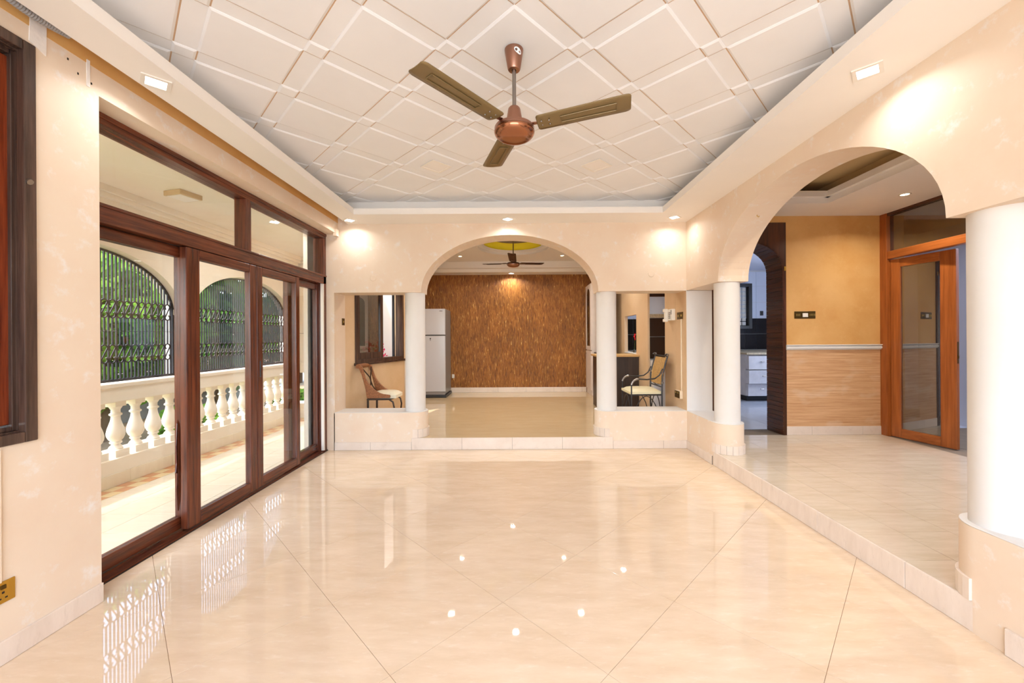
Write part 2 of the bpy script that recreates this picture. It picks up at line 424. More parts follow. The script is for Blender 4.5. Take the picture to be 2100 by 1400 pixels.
def tiles45(parent, name, mat, origin, pitch, half, rect, z0, z1, ch, gap, cv=None, rot45=None):
    """diagonal lattice of square tiles (half-size `half` measured across flats) clipped to rect, shared mesh when whole"""
    k = pitch / math.sqrt(2)
    proto = None; cnt = 0
    N = int(12 / pitch)
    h = (half - gap / 2) * math.sqrt(2)
    base = rot45 or [(h, 0), (0, h), (-h, 0), (0, -h)]
    A0 = abs(parea(base))
    for i in range(-N, N + 1):
        for j in range(-N, N + 1):
            cx = origin[0] + (i - j) * k; cy = origin[1] + (i + j) * k
            P = clip([(cx + a, cy + b_) for a, b_ in base], *rect)
            if len(P) < 3 or abs(parea(P)) < 2e-4: continue
            whole = abs(abs(parea(P)) - A0) < 1e-5
            if whole:
                if proto is None:
                    proto = slab_tile(base, z0, z1, ch, cv).build(name, mat, parent, local=True); proto.location = Vector((cx, cy, 0)) - wloc(parent)
                else: place(None, proto, name, (cx, cy, 0), parent)
            else:
                slab_tile(P, z0, z1, ch, cv).build(name, mat, parent)
            cnt += 1
    return cnt
def tiles_rect(parent, name, mat, xs, ys, z0, z1, ch, gap):
    protos = {}
    for (x0, x1) in xs:
        for (y0, y1) in ys:
            key = (round(x1 - x0, 3), round(y1 - y0, 3))
            a, b_ = (x1 - x0 - gap) / 2, (y1 - y0 - gap) / 2
            c = ((x0 + x1) / 2, (y0 + y1) / 2, 0)
            if key not in protos:
                o = slab_tile([(-a, -b_), (a, -b_), (a, b_), (-a, b_)], z0, z1, ch).build(name, mat, parent, local=True)
                o.location = Vector(c) - wloc(parent); protos[key] = o
            else: place(None, protos[key], name, c, parent)
def steps(a, b, d, off=0.0):
    """intervals of length d between a and b, first joint at a+off"""
    e = [a]; x = a + (off if off > 1e-3 else d)
    while x < b - 0.02: e.append(x); x += d
    e.append(b); return list(zip(e[:-1], e[1:]))

YB = 4.68; ZR = 0.138; XL = -2.09; XR = 2.0; ZS = 2.654; ZC = 2.85; YN = -1.8
# ================================================================== SETTING
# --- floors
fl = struct(MB().box(XL - 0.1, 2.05, YN, YB + 0.02, -0.12, -0.002).build('floor', 'grout'), 'peach polished tile floor of the main room laid on the diagonal', 'floor')
# lattice: joints at X-Y=-0.35+k*0.8485 and X+Y=0.2+k*0.8485 ; centre of one tile
cx0 = ((-0.35 + 0.42426) + (0.2 + 0.42426)) / 2; cy0 = ((0.2 + 0.42426) - (-0.35 + 0.42426)) / 2
tiles45(fl, 'floor_tile', 'floor_tile', (cx0, cy0), 0.6, 0.3, (-2.235, 2.012, YN, YB), -0.01, 0.0, 0.0003, 0.0018)
fh = struct(MB().box(2.02, 4.6, YN, 5.02, -0.1, ZR - 0.004).build('floor_hall', 'grout_grey'), 'raised hall floor of cream tiles in straight rows behind the right arch', 'floor')
x = 2.013; k = 0
xs = [(2.013, 2.273)] + [(2.273 + 0.3 * i, 2.573 + 0.3 * i) for i in range(7)]
for (a, b_) in xs:
    off = 0.0 if k % 2 == 0 else 0.3
    tiles_rect(fh, 'floor_tile', 'hall_tile', [(a, min(b_, 4.32))], [(y0, y1) for (y0, y1) in steps(0.275 - 0.6 - off, YB + 0.04, 0.6)], ZR - 0.012, ZR, 0.0003, 0.0022)
    k += 1
fb = struct(MB().box(-2.45, 2.3, YB + 0.005, 8.7, -0.1, ZR).build('floor_back', 'back_floor'), 'raised glossy tan floor of the back room', 'floor')
fk = struct(MB().box(2.3, 5.9, 5.0, 8.9, -0.1, ZR - 0.004).build('floor_kitchen', 'grout_grey'), 'pale grey tiled kitchen floor seen through the wooden arch', 'floor')
tiles_rect(fk, 'floor_tile', 'kitchen_floor', steps(2.32, 5.8, 0.5), steps(5.02, 8.7, 0.5), ZR - 0.01, ZR, 0.0008, 0.003)
fc = struct(MB().box(4.6, 7.0, YN, 8.0, -0.1, ZR - 0.002).build('floor_corridor', 'grout_grey'), 'grey corridor floor beyond the orange wood glazed door', 'floor')
# risers of the two steps
def riser(name, label, p0, p1, z0, z1, nrm, tlen, first, th=0.012, cat='trim', mat='skirting'):
    p0 = Vector(p0); p1 = Vector(p1); d = (p1 - p0); L = d.length; d.normalize(); n = Vector(nrm)
    M = Matrix(((d.x, n.x, 0, p0.x), (d.y, n.y, 0, p0.y), (0, 0, 1, 0), (0, 0, 0, 1)))
    core = struct(MB(M).box(0, L, -0.004, th - 0.003, z0, z1 - 0.002).build(name, 'grout_grey'), label, cat)
    for (a, b_) in steps(0, L, tlen, first):
        MB(M).box(a + 0.0012, b_ - 0.0012, 0, th, z0 + 0.001, z1).build('skirting_tile', mat, core, bevel=0.0015, seg=1)
    return core
def skirt_arc(name, label, c, r, a0, a1, z0, z1, n, th=0.012):
    def arc(r0, r1, b0, b1, k): 
        A = [b0 + (b1 - b0) * i / k for i in range(k + 1)]
        return [(c[0] + r1 * math.cos(t), c[1] + r1 * math.sin(t)) for t in A] + [(c[0] + r0 * math.cos(t), c[1] + r0 * math.sin(t)) for t in A[::-1]]
    core = struct(MB().prism(arc(r - 0.01, r + th - 0.003, a0 + 0.01, a1 - 0.01, 20), lambda p: (p[0], p[1], z0), lambda p: (p[0], p[1], z1 - 0.002)).build(name, 'grout_grey'), label, 'trim')
    for i in range(n):
        b0 = a0 + (a1 - a0) * i / n + 0.008; b1 = a0 + (a1 - a0) * (i + 1) / n - 0.008
        MB().prism(arc(r - 0.001, r + th, b0, b1, 3), lambda p: (p[0], p[1], z0 + 0.001), lambda p: (p[0], p[1], z1)).build('skirting_tile', 'skirting', core)
    return core
riser('trim_1', 'cream tiled riser of the step up to the back room', (-1.237, YB), (1.128, YB), 0, ZR, (0, -1, 0), 0.59, 0.59)
riser('trim_2', 'long cream tiled riser of the step up to the hall under the right arch', (2.013, 4.07), (2.013, 1.63), 0, ZR, (-1, 0, 0), 0.6, 0.21)
riser('baseboard_back', 'cream tile skirting at the foot of the low wall left of the step', (-2.14, YB), (-1.237, YB), 0, 0.092, (0, -1, 0), 0.59, 0.42)
riser('baseboard_back_right', 'cream tile skirting at the foot of the low wall right of the step', (1.128, YB), (2.0, YB), 0, 0.092, (0, -1, 0), 0.59, 0.59)
riser('baseboard_right', 'cream tile skirting under the short low wall at the right corner', (2.0, YB), (2.0, 4.07), 0, 0.092, (-1, 0, 0), 0.6, 0.3)
riser('baseboard_right_near', 'worn cream tile skirting under the near right pillar', (2.0, 1.63), (2.0, YN), 0, 0.11, (-1, 0, 0), 0.6, 0.35)
riser('baseboard_left', 'pale worn tile skirting along the left wall before the glass doors', (XL, 2.0), (XL, YN), 0, 0.095, (1, 0, 0), 0.9, 0.0)
riser('baseboard_far', 'cream tile skirting along the foot of the brown textured wall', (-2.1, 8.56), (1.5, 8.56), ZR, ZR + 0.105, (0, -1, 0), 0.6, 0.5)
riser('baseboard_hall', 'cream stone skirting under the brushed dado of the hall wall', (3.19, 4.72), (4.31, 4.72), ZR, 0.24, (0, -1, 0), 0.6, 0.3)

# --- back wall with the middle arch
wb = MB()
wb.arch_wall('x', -2.45, 2.3, YB, YB + 0.3, 3.0, -0.075, 1.042, 1.85, 0.668)
wb.box(-2.45, -2.14, YB, YB + 0.3, 0, 1.85)
wbo = struct(wb.build('wall_back', 'wall_peach'), 'peach plastered wall at the far end with a wide round arch', 'wall')
for (px, pz) in ((-1.68, 2.018), (1.59, 2.05)):
    MB(Matrix.Translation((px, YB, pz)) @ Matrix.Rotation(R(90), 4, 'X')).lathe([(0.036, 0.0), (0.036, 0.003), (0.032, 0.005)], (0, 0, 0), 24).build('plaster_patch', 'wall_peach', wbo)
def half_wall(name, label, axis, fixed0, fixed1, end, start, ztop=0.44):
    """low wall with a semicircular end; axis 'x': runs in X from start to end"""
    r = (fixed1 - fixed0) / 2; mid = (fixed0 + fixed1) / 2; sg = 1 if end > start else -1
    pts = [(start, fixed0), (end, fixed0)] + [(end + sg * r * math.cos(t), mid + r * math.sin(t)) for t in [R(-90 + 180 * i / 20) for i in range(1, 20)]] + [(end, fixed1), (start, fixed1)]
    if axis == 'y': pts = [(b_, a) for (a, b_) in pts]
    o = struct(MB().prism(pts, lambda p: (p[0], p[1], 0), lambda p: (p[0], p[1], ztop - 0.006)).build(name, 'wall_peach', smooth=True), label, 'wall')
    MB().prism(pts, lambda p: (p[0], p[1], ztop - 0.006), lambda p: (p[0], p[1], ztop)).build('ledge', 'white_paint', o, bevel=0.003)
    return o
half_wall('wall_low_left', 'low peach wall with white ledge and rounded end left of the back step', 'x', YB, YB + 0.3, -1.226, -2.15)
half_wall('wall_low_right', 'low peach wall with white ledge and rounded end right of the back step', 'x', YB, YB + 0.3, 1.091, 2.02)
half_wall('wall_low_corner', 'low peach wall with rounded end beside the hall step in the right corner', 'y', 2.0, 2.3, 4.07, 4.70)
half_wall('wall_low_near', 'low peach wall with rounded end under the nearest white column', 'y', 2.0, 2.3, 1.74, YN, 0.47)
PI = math.pi
skirt_arc('trim_3', 'small skirting tiles curving round the base of the left back column', (-1.226, YB + 0.15), 0.15, -PI / 2, PI / 2, ZR, 0.236, 8)
skirt_arc('trim_4', 'small skirting tiles curving round the base of the right back column', (1.091, YB + 0.15), 0.15, PI / 2, 3 * PI / 2, ZR, 0.236, 8)
skirt_arc('trim_5', 'small skirting tiles curving round the base of the far hall column', (2.15, 4.07), 0.15, -PI, 0, ZR, 0.225, 9)
skirt_arc('trim_6', 'skirting tiles curving round the base of the near column on the hall side', (2.15, 1.74), 0.15, PI * 0.4, PI * 0.97, ZR, 0.235, 3)
def column(x, y, r, z0, z1, label):
    o = MB().lathe([(r, 0), (r, 0.2), (r * 0.995, (z1 - z0) * 0.5), (r, z1 - z0)], (x, y, z0), 48).build('column', 'white_paint', smooth=True, angle=60)
    struct(o, label, 'column'); return o
column(-1.226, YB + 0.15, 0.119, 0.44, 1.851, 'round white column left of the middle arch on the low wall')
column(1.091, YB + 0.15, 0.119, 0.44, 1.851, 'round white column right of the middle arch on the low wall')
column(2.15, 4.07, 0.12, 0.44, 1.851, 'round white column at the far foot of the right arch')
column(2.15, 1.74, 0.122, 0.47, 1.856, 'big round white column at the near foot of the right arch')
# --- right wall with the hall arch
wr = MB()
wr.arch_wall('y', YN, YB, XR, XR + 0.3, 3.0, 2.898, 1.047, 1.853, 0.667)
wr.box(XR, XR + 0.3, YN, 0.9, 0.1, 1.9)
wro = struct(wr.build('wall_right', 'wall_peach'), 'peach plastered right wall with a wide round arch to the hall', 'wall')
MB(Matrix.Translation((2.14, 3.53, 2.385))).tube([(0, 0, 0.02), (0, 0, -0.01), (0.012, 0, -0.02), (0.02, 0, -0.012)], 0.003, 6).build('hook', 'brass', wro)
# pier between the two arches and right side of back room
wp = MB().box(XR, 2.3, YB, 5.35, 0, 3.0).build('wall_pier', 'white_paint')
struct(wp, 'pale plaster pier in the right corner between the two arches', 'wall')
# back-room side skin in tan plaster
struct(MB().box(XR - 0.004, XR, YB + 0.3, 5.35, ZR, 2.7).box(XR - 0.003, XR, YB + 0.0, YB + 0.3, 0.44, 1.85).build('wall_side_pier', 'wall_tan'), 'tan plaster side of the corner pier where the telephone hangs', 'wall')
w2 = MB()
w2.arch_wall('y', 5.35, 6.64, XR, XR + 0.03, 3.0, 5.705, 0.355, 1.92, 0.33)
w2.box(XR, XR + 0.03, 6.06, 6.64, ZR, 1.92)
w2.box(XR, XR + 0.06, 6.64, 7.36, ZR, 1.02).box(XR, XR + 0.06, 6.64, 7.36, 1.684, 3.0).box(XR, XR + 0.06, 7.36, 8.7, ZR, 3.0)
struct(w2.build('wall_backroom_right', 'wall_tan'), 'tan right wall of the back room with a doorway and a serving hatch', 'wall')
# --- left wall
wlm = MB()
wlm.box(XL - 0.3, XL, YN, 0.5, 0, 3.0).box(XL - 0.3, XL, 1.735, 2.0, 0, 3.0).box(XL - 0.3, XL, 0.5, 1.735, 0, 0.885).box(XL - 0.3, XL, 0.5, 1.735, 2.578, 3.0)
wlm.box(XL - 0.3, XL, 2.0, YB, 2.535, 3.0)
wlo = struct(wlm.build('wall_left', 'wall_peach'), 'peach plastered left wall with scuffed pale patches and glass door opening', 'wall')
wrear = MB().box(XL - 0.3, -1.75, YN - 0.2, YN, 0, 3.0).box(1.65, 2.3, YN - 0.2, YN, 0, 3.0).box(-1.75, 1.65, YN - 0.2, YN, 2.45, 3.0).box(-1.75, 1.65, YN - 0.2, YN, 0, 0.35)
struct(wrear.build('wall_rear', 'wall_peach'), 'unseen peach wall behind the camera with a broad opening added for the fill lamp', 'wall')  # the opening is made up to let the fill lamp in
struct(MB().box(2.3, 7.0, YN - 0.2, YN, 0, 3.0).build('wall_hall_rear', 'wall_tan'), 'tan rear wall of the hall behind the camera', 'wall')

# --- ceiling of the main room: slab, proud tiles, soffit ring
ce = struct(MB().box(XL - 0.3, 2.3, YN, YB + 0.02, ZC + 0.005, 3.0).build('ceiling', 'joint_shade'), 'white ceiling of raised square tiles on the diagonal', 'ceiling')
crect = (-1.94, 1.9, -1.5, 4.5)
tiles45(ce, 'ceiling_tile', 'ceiling_paint', (0, 2.481 - 0.35355), 0.5, 0.2, crect, ZC + 0.0055, ZC - 0.004, 0.011, 0.0, 0.0055)
tiles45(ce, 'corner_tile', 'ceiling_paint', (0, 2.481), 0.5, 0.05, crect, ZC + 0.0055, ZC - 0.004, 0.011, 0.0, 0.0055)
r2 = math.sqrt(0.5); u_ = (r2, r2); v_ = (-r2, r2)     # the two diagonal directions
def band(du, dv, sides):
    l, w, j = 0.2, 0.05, 0.0072  # gap on the camera-near sides only, so the shadow line shows
    q = [(-l + j * sides[0], -w + j * sides[1]), (l, -w + j * sides[1]), (l, w), (-l + j * sides[0], w)]
    return [(a * du[0] + b_ * dv[0], a * du[1] + b_ * dv[1]) for a, b_ in q]
c_ = 0.35355 / 2
tiles45(ce, 'band_strip', 'ceiling_paint', (c_, 2.481 + c_), 0.5, 0.2, crect, ZC + 0.0055, ZC + 0.0035, 0.0004, 0.0, None, band(u_, v_, (1, 1)))
tiles45(ce, 'band_strip', 'ceiling_paint', (-c_, 2.481 + c_), 0.5, 0.2, crect, ZC + 0.0055, ZC + 0.0035, 0.0004, 0.0, None, band(v_, (r2, r2), (1, 1)))
sof = MB()
sof.box(-1.97, -1.755, YN, YB, ZS, 2.72)            # left strip, a gap to the wall
sof.box(-1.97, -1.945, YN, YB, 2.72, ZC + 0.005)
sof.box(1.594, 2.0, YN, YB, ZS, 2.72).box(1.9, 2.0, YN, YB, 2.72, ZC + 0.005)
sof.box(-1.755, 1.594, 4.315, YB, ZS, 2.72).box(-1.945, 1.9, 4.5, YB, 2.72, ZC + 0.005)
sof.box(-1.755, 1.594, YN, -1.4, ZS, 2.72).box(-1.945, 1.9, YN, -1.55, 2.72, ZC + 0.005)
struct(sof.build('trim_7', 'soffit_paint'), 'dropped white soffit border running round the tiled ceiling', 'soffit')

# --- unseen roof slab added to stop sun leaks, open only above the planted nook
struct(MB().box(XL - 0.3, 7.0, YN - 0.3, 5.0, 3.0, 3.12).box(-1.76, 7.0, 5.0, 9.0, 3.0, 3.12).box(-2.6, -1.76, 6.6, 9.0, 3.0, 3.12).build('ceiling_roof', 'grout_grey'), 'unseen flat roof slab added over the rooms to stop sun leaks', 'roof')
# --- back room shell
struct(MB().box(-2.6, 2.2, 8.56, 8.75, ZR - 0.1, 3.0).build('wall_far', 'brown_relief'), 'brown and gold rough textured wall of the back room', 'wall')
ANG = R(14.5)
MW = Matrix.Translation((-2.149, 4.98, 0)) @ Matrix.Rotation(-ANG, 4, 'Z')   # local: y along wall, x into room
wa = MB(MW)
wa.box(-0.16, 0, 0, 0.20, ZR, 3.0).box(-0.16, 0, 1.40, 1.58, ZR, 3.0).box(-0.16, 0, 0.20, 1.40, ZR, 0.985).box(-0.16, 0, 0.20, 1.40, 2.2, 3.0)
struct(wa.build('wall_window', 'wall_tan'), 'slanting tan wall holding the dark window behind the left chair', 'wall')
wv = MB().box(-2.6, -1.76, 6.52, 6.67, 0, 3.0).box(-2.6, -2.1, 6.67, 8.7, 0, 3.0)
struct(wv.build('wall_outer', 'white_paint'), 'white outer wall seen through the dark back window', 'wall')
struct(MB().box(-2.1, -2.096, 6.67, 8.56, ZR, 2.7).box(-2.1, -1.75, 6.67, 6.674, ZR, 2.7).build('wall_backroom_left', 'wall_tan'), 'tan side wall beside the refrigerator', 'wall')
bc = MB()
NK = [(-2.16, YB + 0.3), (-1.7, YB + 0.3), (-1.7, 6.60), (-1.78, 6.60)]
bc.box(-1.7, 2.2, YB + 0.3, 5.2, 2.66, 2.724).box(-1.7, 2.2, 5.2, 5.45, 2.66, 2.724).prism(NK, lambda p: (p[0], p[1], 2.661), lambda p: (p[0], p[1], 2.723)).box(-2.15, -1.7, 6.6, 8.2, 2.66, 2.724).box(1.55, 2.2, 5.45, 8.2, 2.66, 2.724).box(-2.15, 2.2, 8.2, 8.6, 2.66, 2.724)
struct(bc.build('trim_8', 'soffit_paint'), 'dropped white soffit border round the back room ceiling', 'soffit')
bt = MB().box(-1.78, 1.63, 5.40, 5.5, 2.724, 2.79).box(-1.78, -1.6, 5.45, 8.2, 2.724, 2.79).box(1.45, 1.63, 5.45, 8.2, 2.724, 2.79).box(-1.78, 1.63, 8.06, 8.25, 2.724, ZC + 0.01)
struct(bt.build('trim_9', 'grey_ceiling'), 'inner stepped moulding of the back room ceiling', 'moulding')
# ceiling with a round hole for the dome
FBX, FBY = -0.045, 6.75
def ring_plate(cx, cy, r, x0, x1, y0, y1, z0, z1, n=48):
    m = MB(); vs = []; fs = []
    for i in range(n):
        a = 2 * PI * i / n; d = (math.cos(a), math.sin(a))
        tx = ((x1 - cx) / d[0] if d[0] > 1e-9 else (x0 - cx) / d[0] if d[0] < -1e-9 else 1e9)
        ty = ((y1 - cy) / d[1] if d[1] > 1e-9 else (y0 - cy) / d[1] if d[1] < -1e-9 else 1e9)
        t = min(tx, ty)
        for z in (z0, z1):
            vs += [(cx + r * d[0], cy + r * d[1], z), (cx + t * d[0], cy + t * d[1], z)]
    for i in range(n):
        A = 4 * i; B = 4 * ((i + 1) % n)
        fs += [(A, A + 1, B + 1, B), (A + 2, B + 2, B + 3, A + 3), (A, B, B + 2, A + 2), (A + 1, A + 3, B + 3, B + 1)]
    return m.add(vs, fs)
struct(ring_plate(FBX, FBY, 0.60, -1.8, 2.2, YB + 0.3, 8.6, ZC, ZC + 0.05).build('ceiling_back', 'grey_ceiling'), 'grey white back room ceiling with a round recess', 'ceiling')
ro = struct(MB().lathe([(0.60, 0.0), (0.60, -0.015), (0.615, -0.02), (0.63, -0.015), (0.63, 0.0)], (FBX, FBY, ZC), 64, False).build('trim_10', 'grey_ceiling', smooth=True), 'round moulding at the rim of the yellow ceiling recess', 'moulding')
struct(MB().lathe([(0.60, 0.0), (0.595, 0.02), (0.56, 0.03), (0.53, 0.034), (0.522, 0.045), (0.50, 0.05)], (FBX, FBY, ZC), 64, False).build('trim_11', 'grey_ceiling', smooth=True), 'stepped grey ring inside the round ceiling recess', 'moulding')
struct(MB().lathe([(0.53, 0.042), (0.50, 0.085), (0.40, 0.15), (0.25, 0.20), (0.1, 0.225), (0.0, 0.226)], (FBX, FBY, ZC), 64, False).build('ceiling_dome', 'yellow_dome', smooth=True), 'bright yellow round dome in the back room ceiling', 'ceiling')

# --- hall shell
hw = MB(); HY = 4.72
hw.arch_wall('x', 2.3, 4.6, HY, HY + 0.28, 3.0, 2.745, 0.415, 2.10, 0.33)
hw.box(3.16, 4.6, HY, HY + 0.28, 0, 2.10).box(2.295, 2.33, HY, HY + 0.28, 0, 2.10)
who = struct(hw.build('wall_hall', 'wall_ochre'), 'ochre plastered end wall of the hall between wooden arch and glazed door', 'wall')
struct(MB().box(3.19, 4.305, HY - 0.006, HY, 0.24, 1.15).build('wall_dado', 'brushed_dado'), 'brushed sandy brown dado panel below the white rail', 'wall')
dr = MB()
for (a, b_, d) in ((1.145, 1.158, 0.018), (1.158, 1.184, 0.03), (1.184, 1.196, 0.022), (1.196, 1.206, 0.036)):
    dr.box(3.185, 4.312, HY - d, HY, a, b_)
struct(dr.build('trim_12', 'white_paint', bevel=0.003), 'white moulded dado rail across the hall wall', 'moulding')
hc = MB().box(2.3, 2.55, YN, HY, 2.73, 2.79).box(3.35, 4.62, YN, HY, 2.73, 2.79).box(2.55, 3.35, 4.27, HY, 2.73, 2.79).box(2.55, 3.35, YN, 1.0, 2.73, 2.79)
struct(hc.build('trim_13', 'soffit_paint'), 'white soffit border of the hall ceiling', 'soffit')
hm = MB().box(2.5, 2.6, 1.0, 4.3, 2.79, 2.85).box(3.31, 3.4, 1.0, 4.3, 2.79, 2.85).box(2.5, 3.4, 4.23, 4.32, 2.79, 2.85)
struct(hm.build('trim_14', 'soffit_paint'), 'stepped lip round the recessed hall ceiling', 'moulding')
struct(MB().box(2.3, 4.62, YN, HY, 2.95, 3.0).box(3.4, 3.45, YN, HY, 2.79, 2.95).build('ceiling_hall', 'olive_ceiling'), 'olive cream recessed ceiling of the hall', 'ceiling')
# corridor beyond the partition
cw = MB().box(6.0, 6.2, YN, 8.0, 0, 3.0).box(4.6, 6.0, 5.7, 5.9, 0, 3.0)
struct(cw.build('wall_corridor', 'corridor_wall'), 'bluish white corridor wall beyond the open hall door', 'wall')
struct(MB().box(4.6, 6.2, YN, 6, 2.75, 2.9).build('ceiling_corridor', 'corridor_wall'), 'white corridor ceiling', 'ceiling')
struct(MB().box(5.985, 6.0, YN, 5.7, ZR, 0.26).box(4.6, 6.0, 5.685, 5.7, ZR, 0.26).build('baseboard_corridor', 'grey_plastic'), 'grey skirting along the corridor wall', 'trim')

# --- kitchen shell
def tiled_wall(parent, plane, fixed, us, rows, nrm, matf, name='wall_tile'):
    protos = {}
    for (u0, u1) in us:
        for (z0, z1, mt) in rows:
            m = MB()
            if plane == 'y': m.box(u0 + 0.0025, u1 - 0.0025, fixed, fixed + nrm * 0.008, z0 + 0.0025, z1 - 0.0025)
            m.build(name, mt, parent)
kw = struct(MB().box(2.3, 5.9, 8.72, 8.9, 0, 3.0).build('wall_kitchen', 'grout_white'), 'far kitchen wall of white tiles over black tiles', 'wall')
rowsK = [(1.02, 1.36, 'tile_black'), (1.36, 1.70, 'tile_black'), (1.70, 2.05, 'tile_white'), (2.05, 2.40, 'tile_white'), (2.40, 2.72, 'tile_white')]
tiled_wall(kw, 'y', 8.72, steps(2.31, 5.75, 0.245), rowsK, -1, None)
struct(MB().box(5.75, 5.9, 4.9, 8.9, 0, 3.0).build('wall_kitchen_right', 'tile_white'), 'white right wall of the kitchen', 'wall')
struct(MB().box(2.15, 5.9, 4.95, 8.9, 2.75, 2.9).build('ceiling_kitchen', 'corridor_wall'), 'white kitchen ceiling', 'ceiling')
kp = struct(MB().box(2.03, 2.62, 6.14, 6.26, 0, 2.75).build('wall_kitchen_stub', 'grout_white'), 'tiled stub wall seen through the doorway behind the right chair', 'wall')
tiled_wall(kp, 'y', 6.14, [(2.03, 2.62)], [(0.97, 1.31, 'tile_brown'), (1.31, 1.60, 'tile_brown'), (1.60, 1.66, 'worktop'), (1.66, 1.925, 'tile_white'), (1.925, 2.3, 'dark_wood_x')], -1, None)

# ================================================================== DOORS AND WINDOWS
# --- sliding glass door wall on the left
DX = -2.23
d1 = thing('door_1', 'tall dark brown wood sliding glass doors with transom to the veranda', 'door', (DX, 3.34, 0), kind='structure')
fm = MB().box(DX - 0.12, DX, 2.0, YB, 2.475, 2.535)
fm.box(DX - 0.12, DX + 0.008, 2.0, YB, 2.505, 2.535)
fm.build('head_rail', 'door_wood_y', d1, bevel=0.004)
MB().box(DX - 0.12, DX, 2.0, YB, 1.945, 2.05).box(DX - 0.12, DX + 0.006, 2.0, YB, 2.03, 2.05).build('transom_rail', 'door_wood_y', d1, bevel=0.004)
MB().box(DX - 0.10, DX, 3.295, 3.36, 2.05, 2.475).build('mullion', 'door_wood_z', d1, bevel=0.005)
MB().box(DX - 0.12, DX, 4.615, YB - 0.001, 0.0, 2.475).build('end_post', 'door_wood_z', d1, bevel=0.004)
MB().box(DX - 0.12, DX, 2.0, 2.06, 0.0, 2.475).build('end_post', 'door_wood_z', d1, bevel=0.004)
MB().box(DX - 0.03, DX + 0.0015, 4.60, 4.618, 0.02, 1.945).build('draught_strip', 'white_plastic', d1)
MB().box(DX - 0.13, DX + 0.004, 2.0, YB, -0.004, 0.012).build('track', 'door_wood_y', d1)
MB().box(DX + 0.004, DX + 0.012, 2.0, YB, -0.004, 0.003).build('threshold_strip', 'dark_gap', d1)
for (a, b_) in ((2.06, 3.295), (3.36, 4.615)):
    MB().box(DX - 0.056, DX - 0.050, a, b_, 2.05, 2.475).build('transom_pane', 'glass', d1)
def leaf(y0, y1, xf, wl_, wr_, handle=None):
    lf = thing('door_leaf', None, None, (xf, y0, 0)); lf.parent = d1; lf.location = Vector((xf, y0, 0)) - wloc(d1)
    xb = xf - 0.05
    MB().box(xb, xf, y0, y0 + wl_, 0.022, 1.942).build('stile', 'door_wood_z', lf, bevel=0.006)
    MB().box(xb, xf, y1 - wr_, y1, 0.022, 1.942).build('stile', 'door_wood_z', lf, bevel=0.006)
    MB().box(xb, xf, y0 + wl_, y1 - wr_, 1.872, 1.942).build('rail', 'door_wood_y', lf, bevel=0.006)
    MB().box(xb, xf, y0 + wl_, y1 - wr_, 0.022, 0.105).build('rail', 'door_wood_y', lf, bevel=0.006)
    MB().box(xf - 0.029, xf - 0.023, y0 + wl_, y1 - wr_, 0.105, 1.872).build('pane', 'glass', lf)
    if handle == 'slot':
        MB().box(xf - 0.001, xf + 0.003, y0 + 0.028, y0 + 0.045, 0.98, 1.12).build('lock_plate', 'fridge_dark', lf, bevel=0.002)
    if handle == 'white':
        MB().box(xb - 0.012, xb, y0 + 0.02, y0 + 0.05, 0.86, 1.02).tube([(xb - 0.012, y0 + 0.035, 0.95), (xb - 0.045, y0 + 0.035, 0.95), (xb - 0.05, y0 + 0.09, 0.94)], 0.009, 8).build('handle', 'white_plastic', lf)
    return lf
l1 = leaf(2.04, 2.80, DX - 0.065, 0.08, 0.075)
leaf(2.70, 3.43, DX - 0.004, 0.115, 0.085)
leaf(3.436, 4.11, DX - 0.004, 0.075, 0.07, 'slot')
leaf(4.0, 4.64, DX - 0.065, 0.11, 0.06, 'white')
tv = MB(); pts = [(0, 0.62), (0.01, 0.60), (0.025, 0.45), (0.02, 0.33), (0.035, 0.27), (0.012, 0.26), (0.02, 0.16), (0.006, 0.02), (0, 0.0)]
tv.prism([(-p[0], p[1]) for p in pts], lambda p: (DX - 0.092 - p[0] * 0.4, 2.722 + p[0], 0.14 + p[1]), lambda p: (DX - 0.089 - p[0] * 0.4, 2.724 + p[0], 0.14 + p[1]))
tv.build('torn_veneer', 'door_wood_z', l1)
# --- near left window
w1 = thing('window_1', 'dark stained window with red brown sash at the left edge of the room', 'window', (XL, 1.1, 0.89), kind='structure')
def win_frame(m, x0, x1, y0, y1, z0, z1, w):
    return m.box(x0, x1, y0, y0 + w, z0, z1).box(x0, x1, y1 - w, y1, z0, z1).box(x0, x1, y0 + w, y1 - w, z0, z0 + w).box(x0, x1, y0 + w, y1 - w, z1 - w, z1)
win_frame(MB(), XL - 0.02, XL + 0.014, 0.495, 1.728, 0.88, 2.584, 0.045).build('casing', 'window_wood_z', w1, bevel=0.004)
win_frame(MB(), XL - 0.05, XL - 0.012, 0.52, 1.715, 0.905, 2.56, 0.026).build('frame', 'window_wood_z', w1, bevel=0.003)
win_frame(MB(), XL - 0.09, XL - 0.035, 0.545, 1.695, 0.93, 2.535, 0.018).build('stop_bead', 'window_wood_z', w1, bevel=0.003)
for (a, b_) in ((0.555, 1.11), (1.11, 1.682)):
    sh = win_frame(MB(), XL - 0.085, XL - 0.05, a, b_, 0.955, 2.51, 0.075).build('sash', 'red_wood_z', w1, bevel=0.005)
    MB().box(XL - 0.071, XL - 0.065, a + 0.075, b_ - 0.075, 1.03, 2.435).build('pane', 'tinted_glass', sh)
MB().tube([(XL + 0.012, 1.70, 1.99), (XL + 0.02, 1.70, 1.985)], 0.012, 10).build('hinge', 'steel', w1)
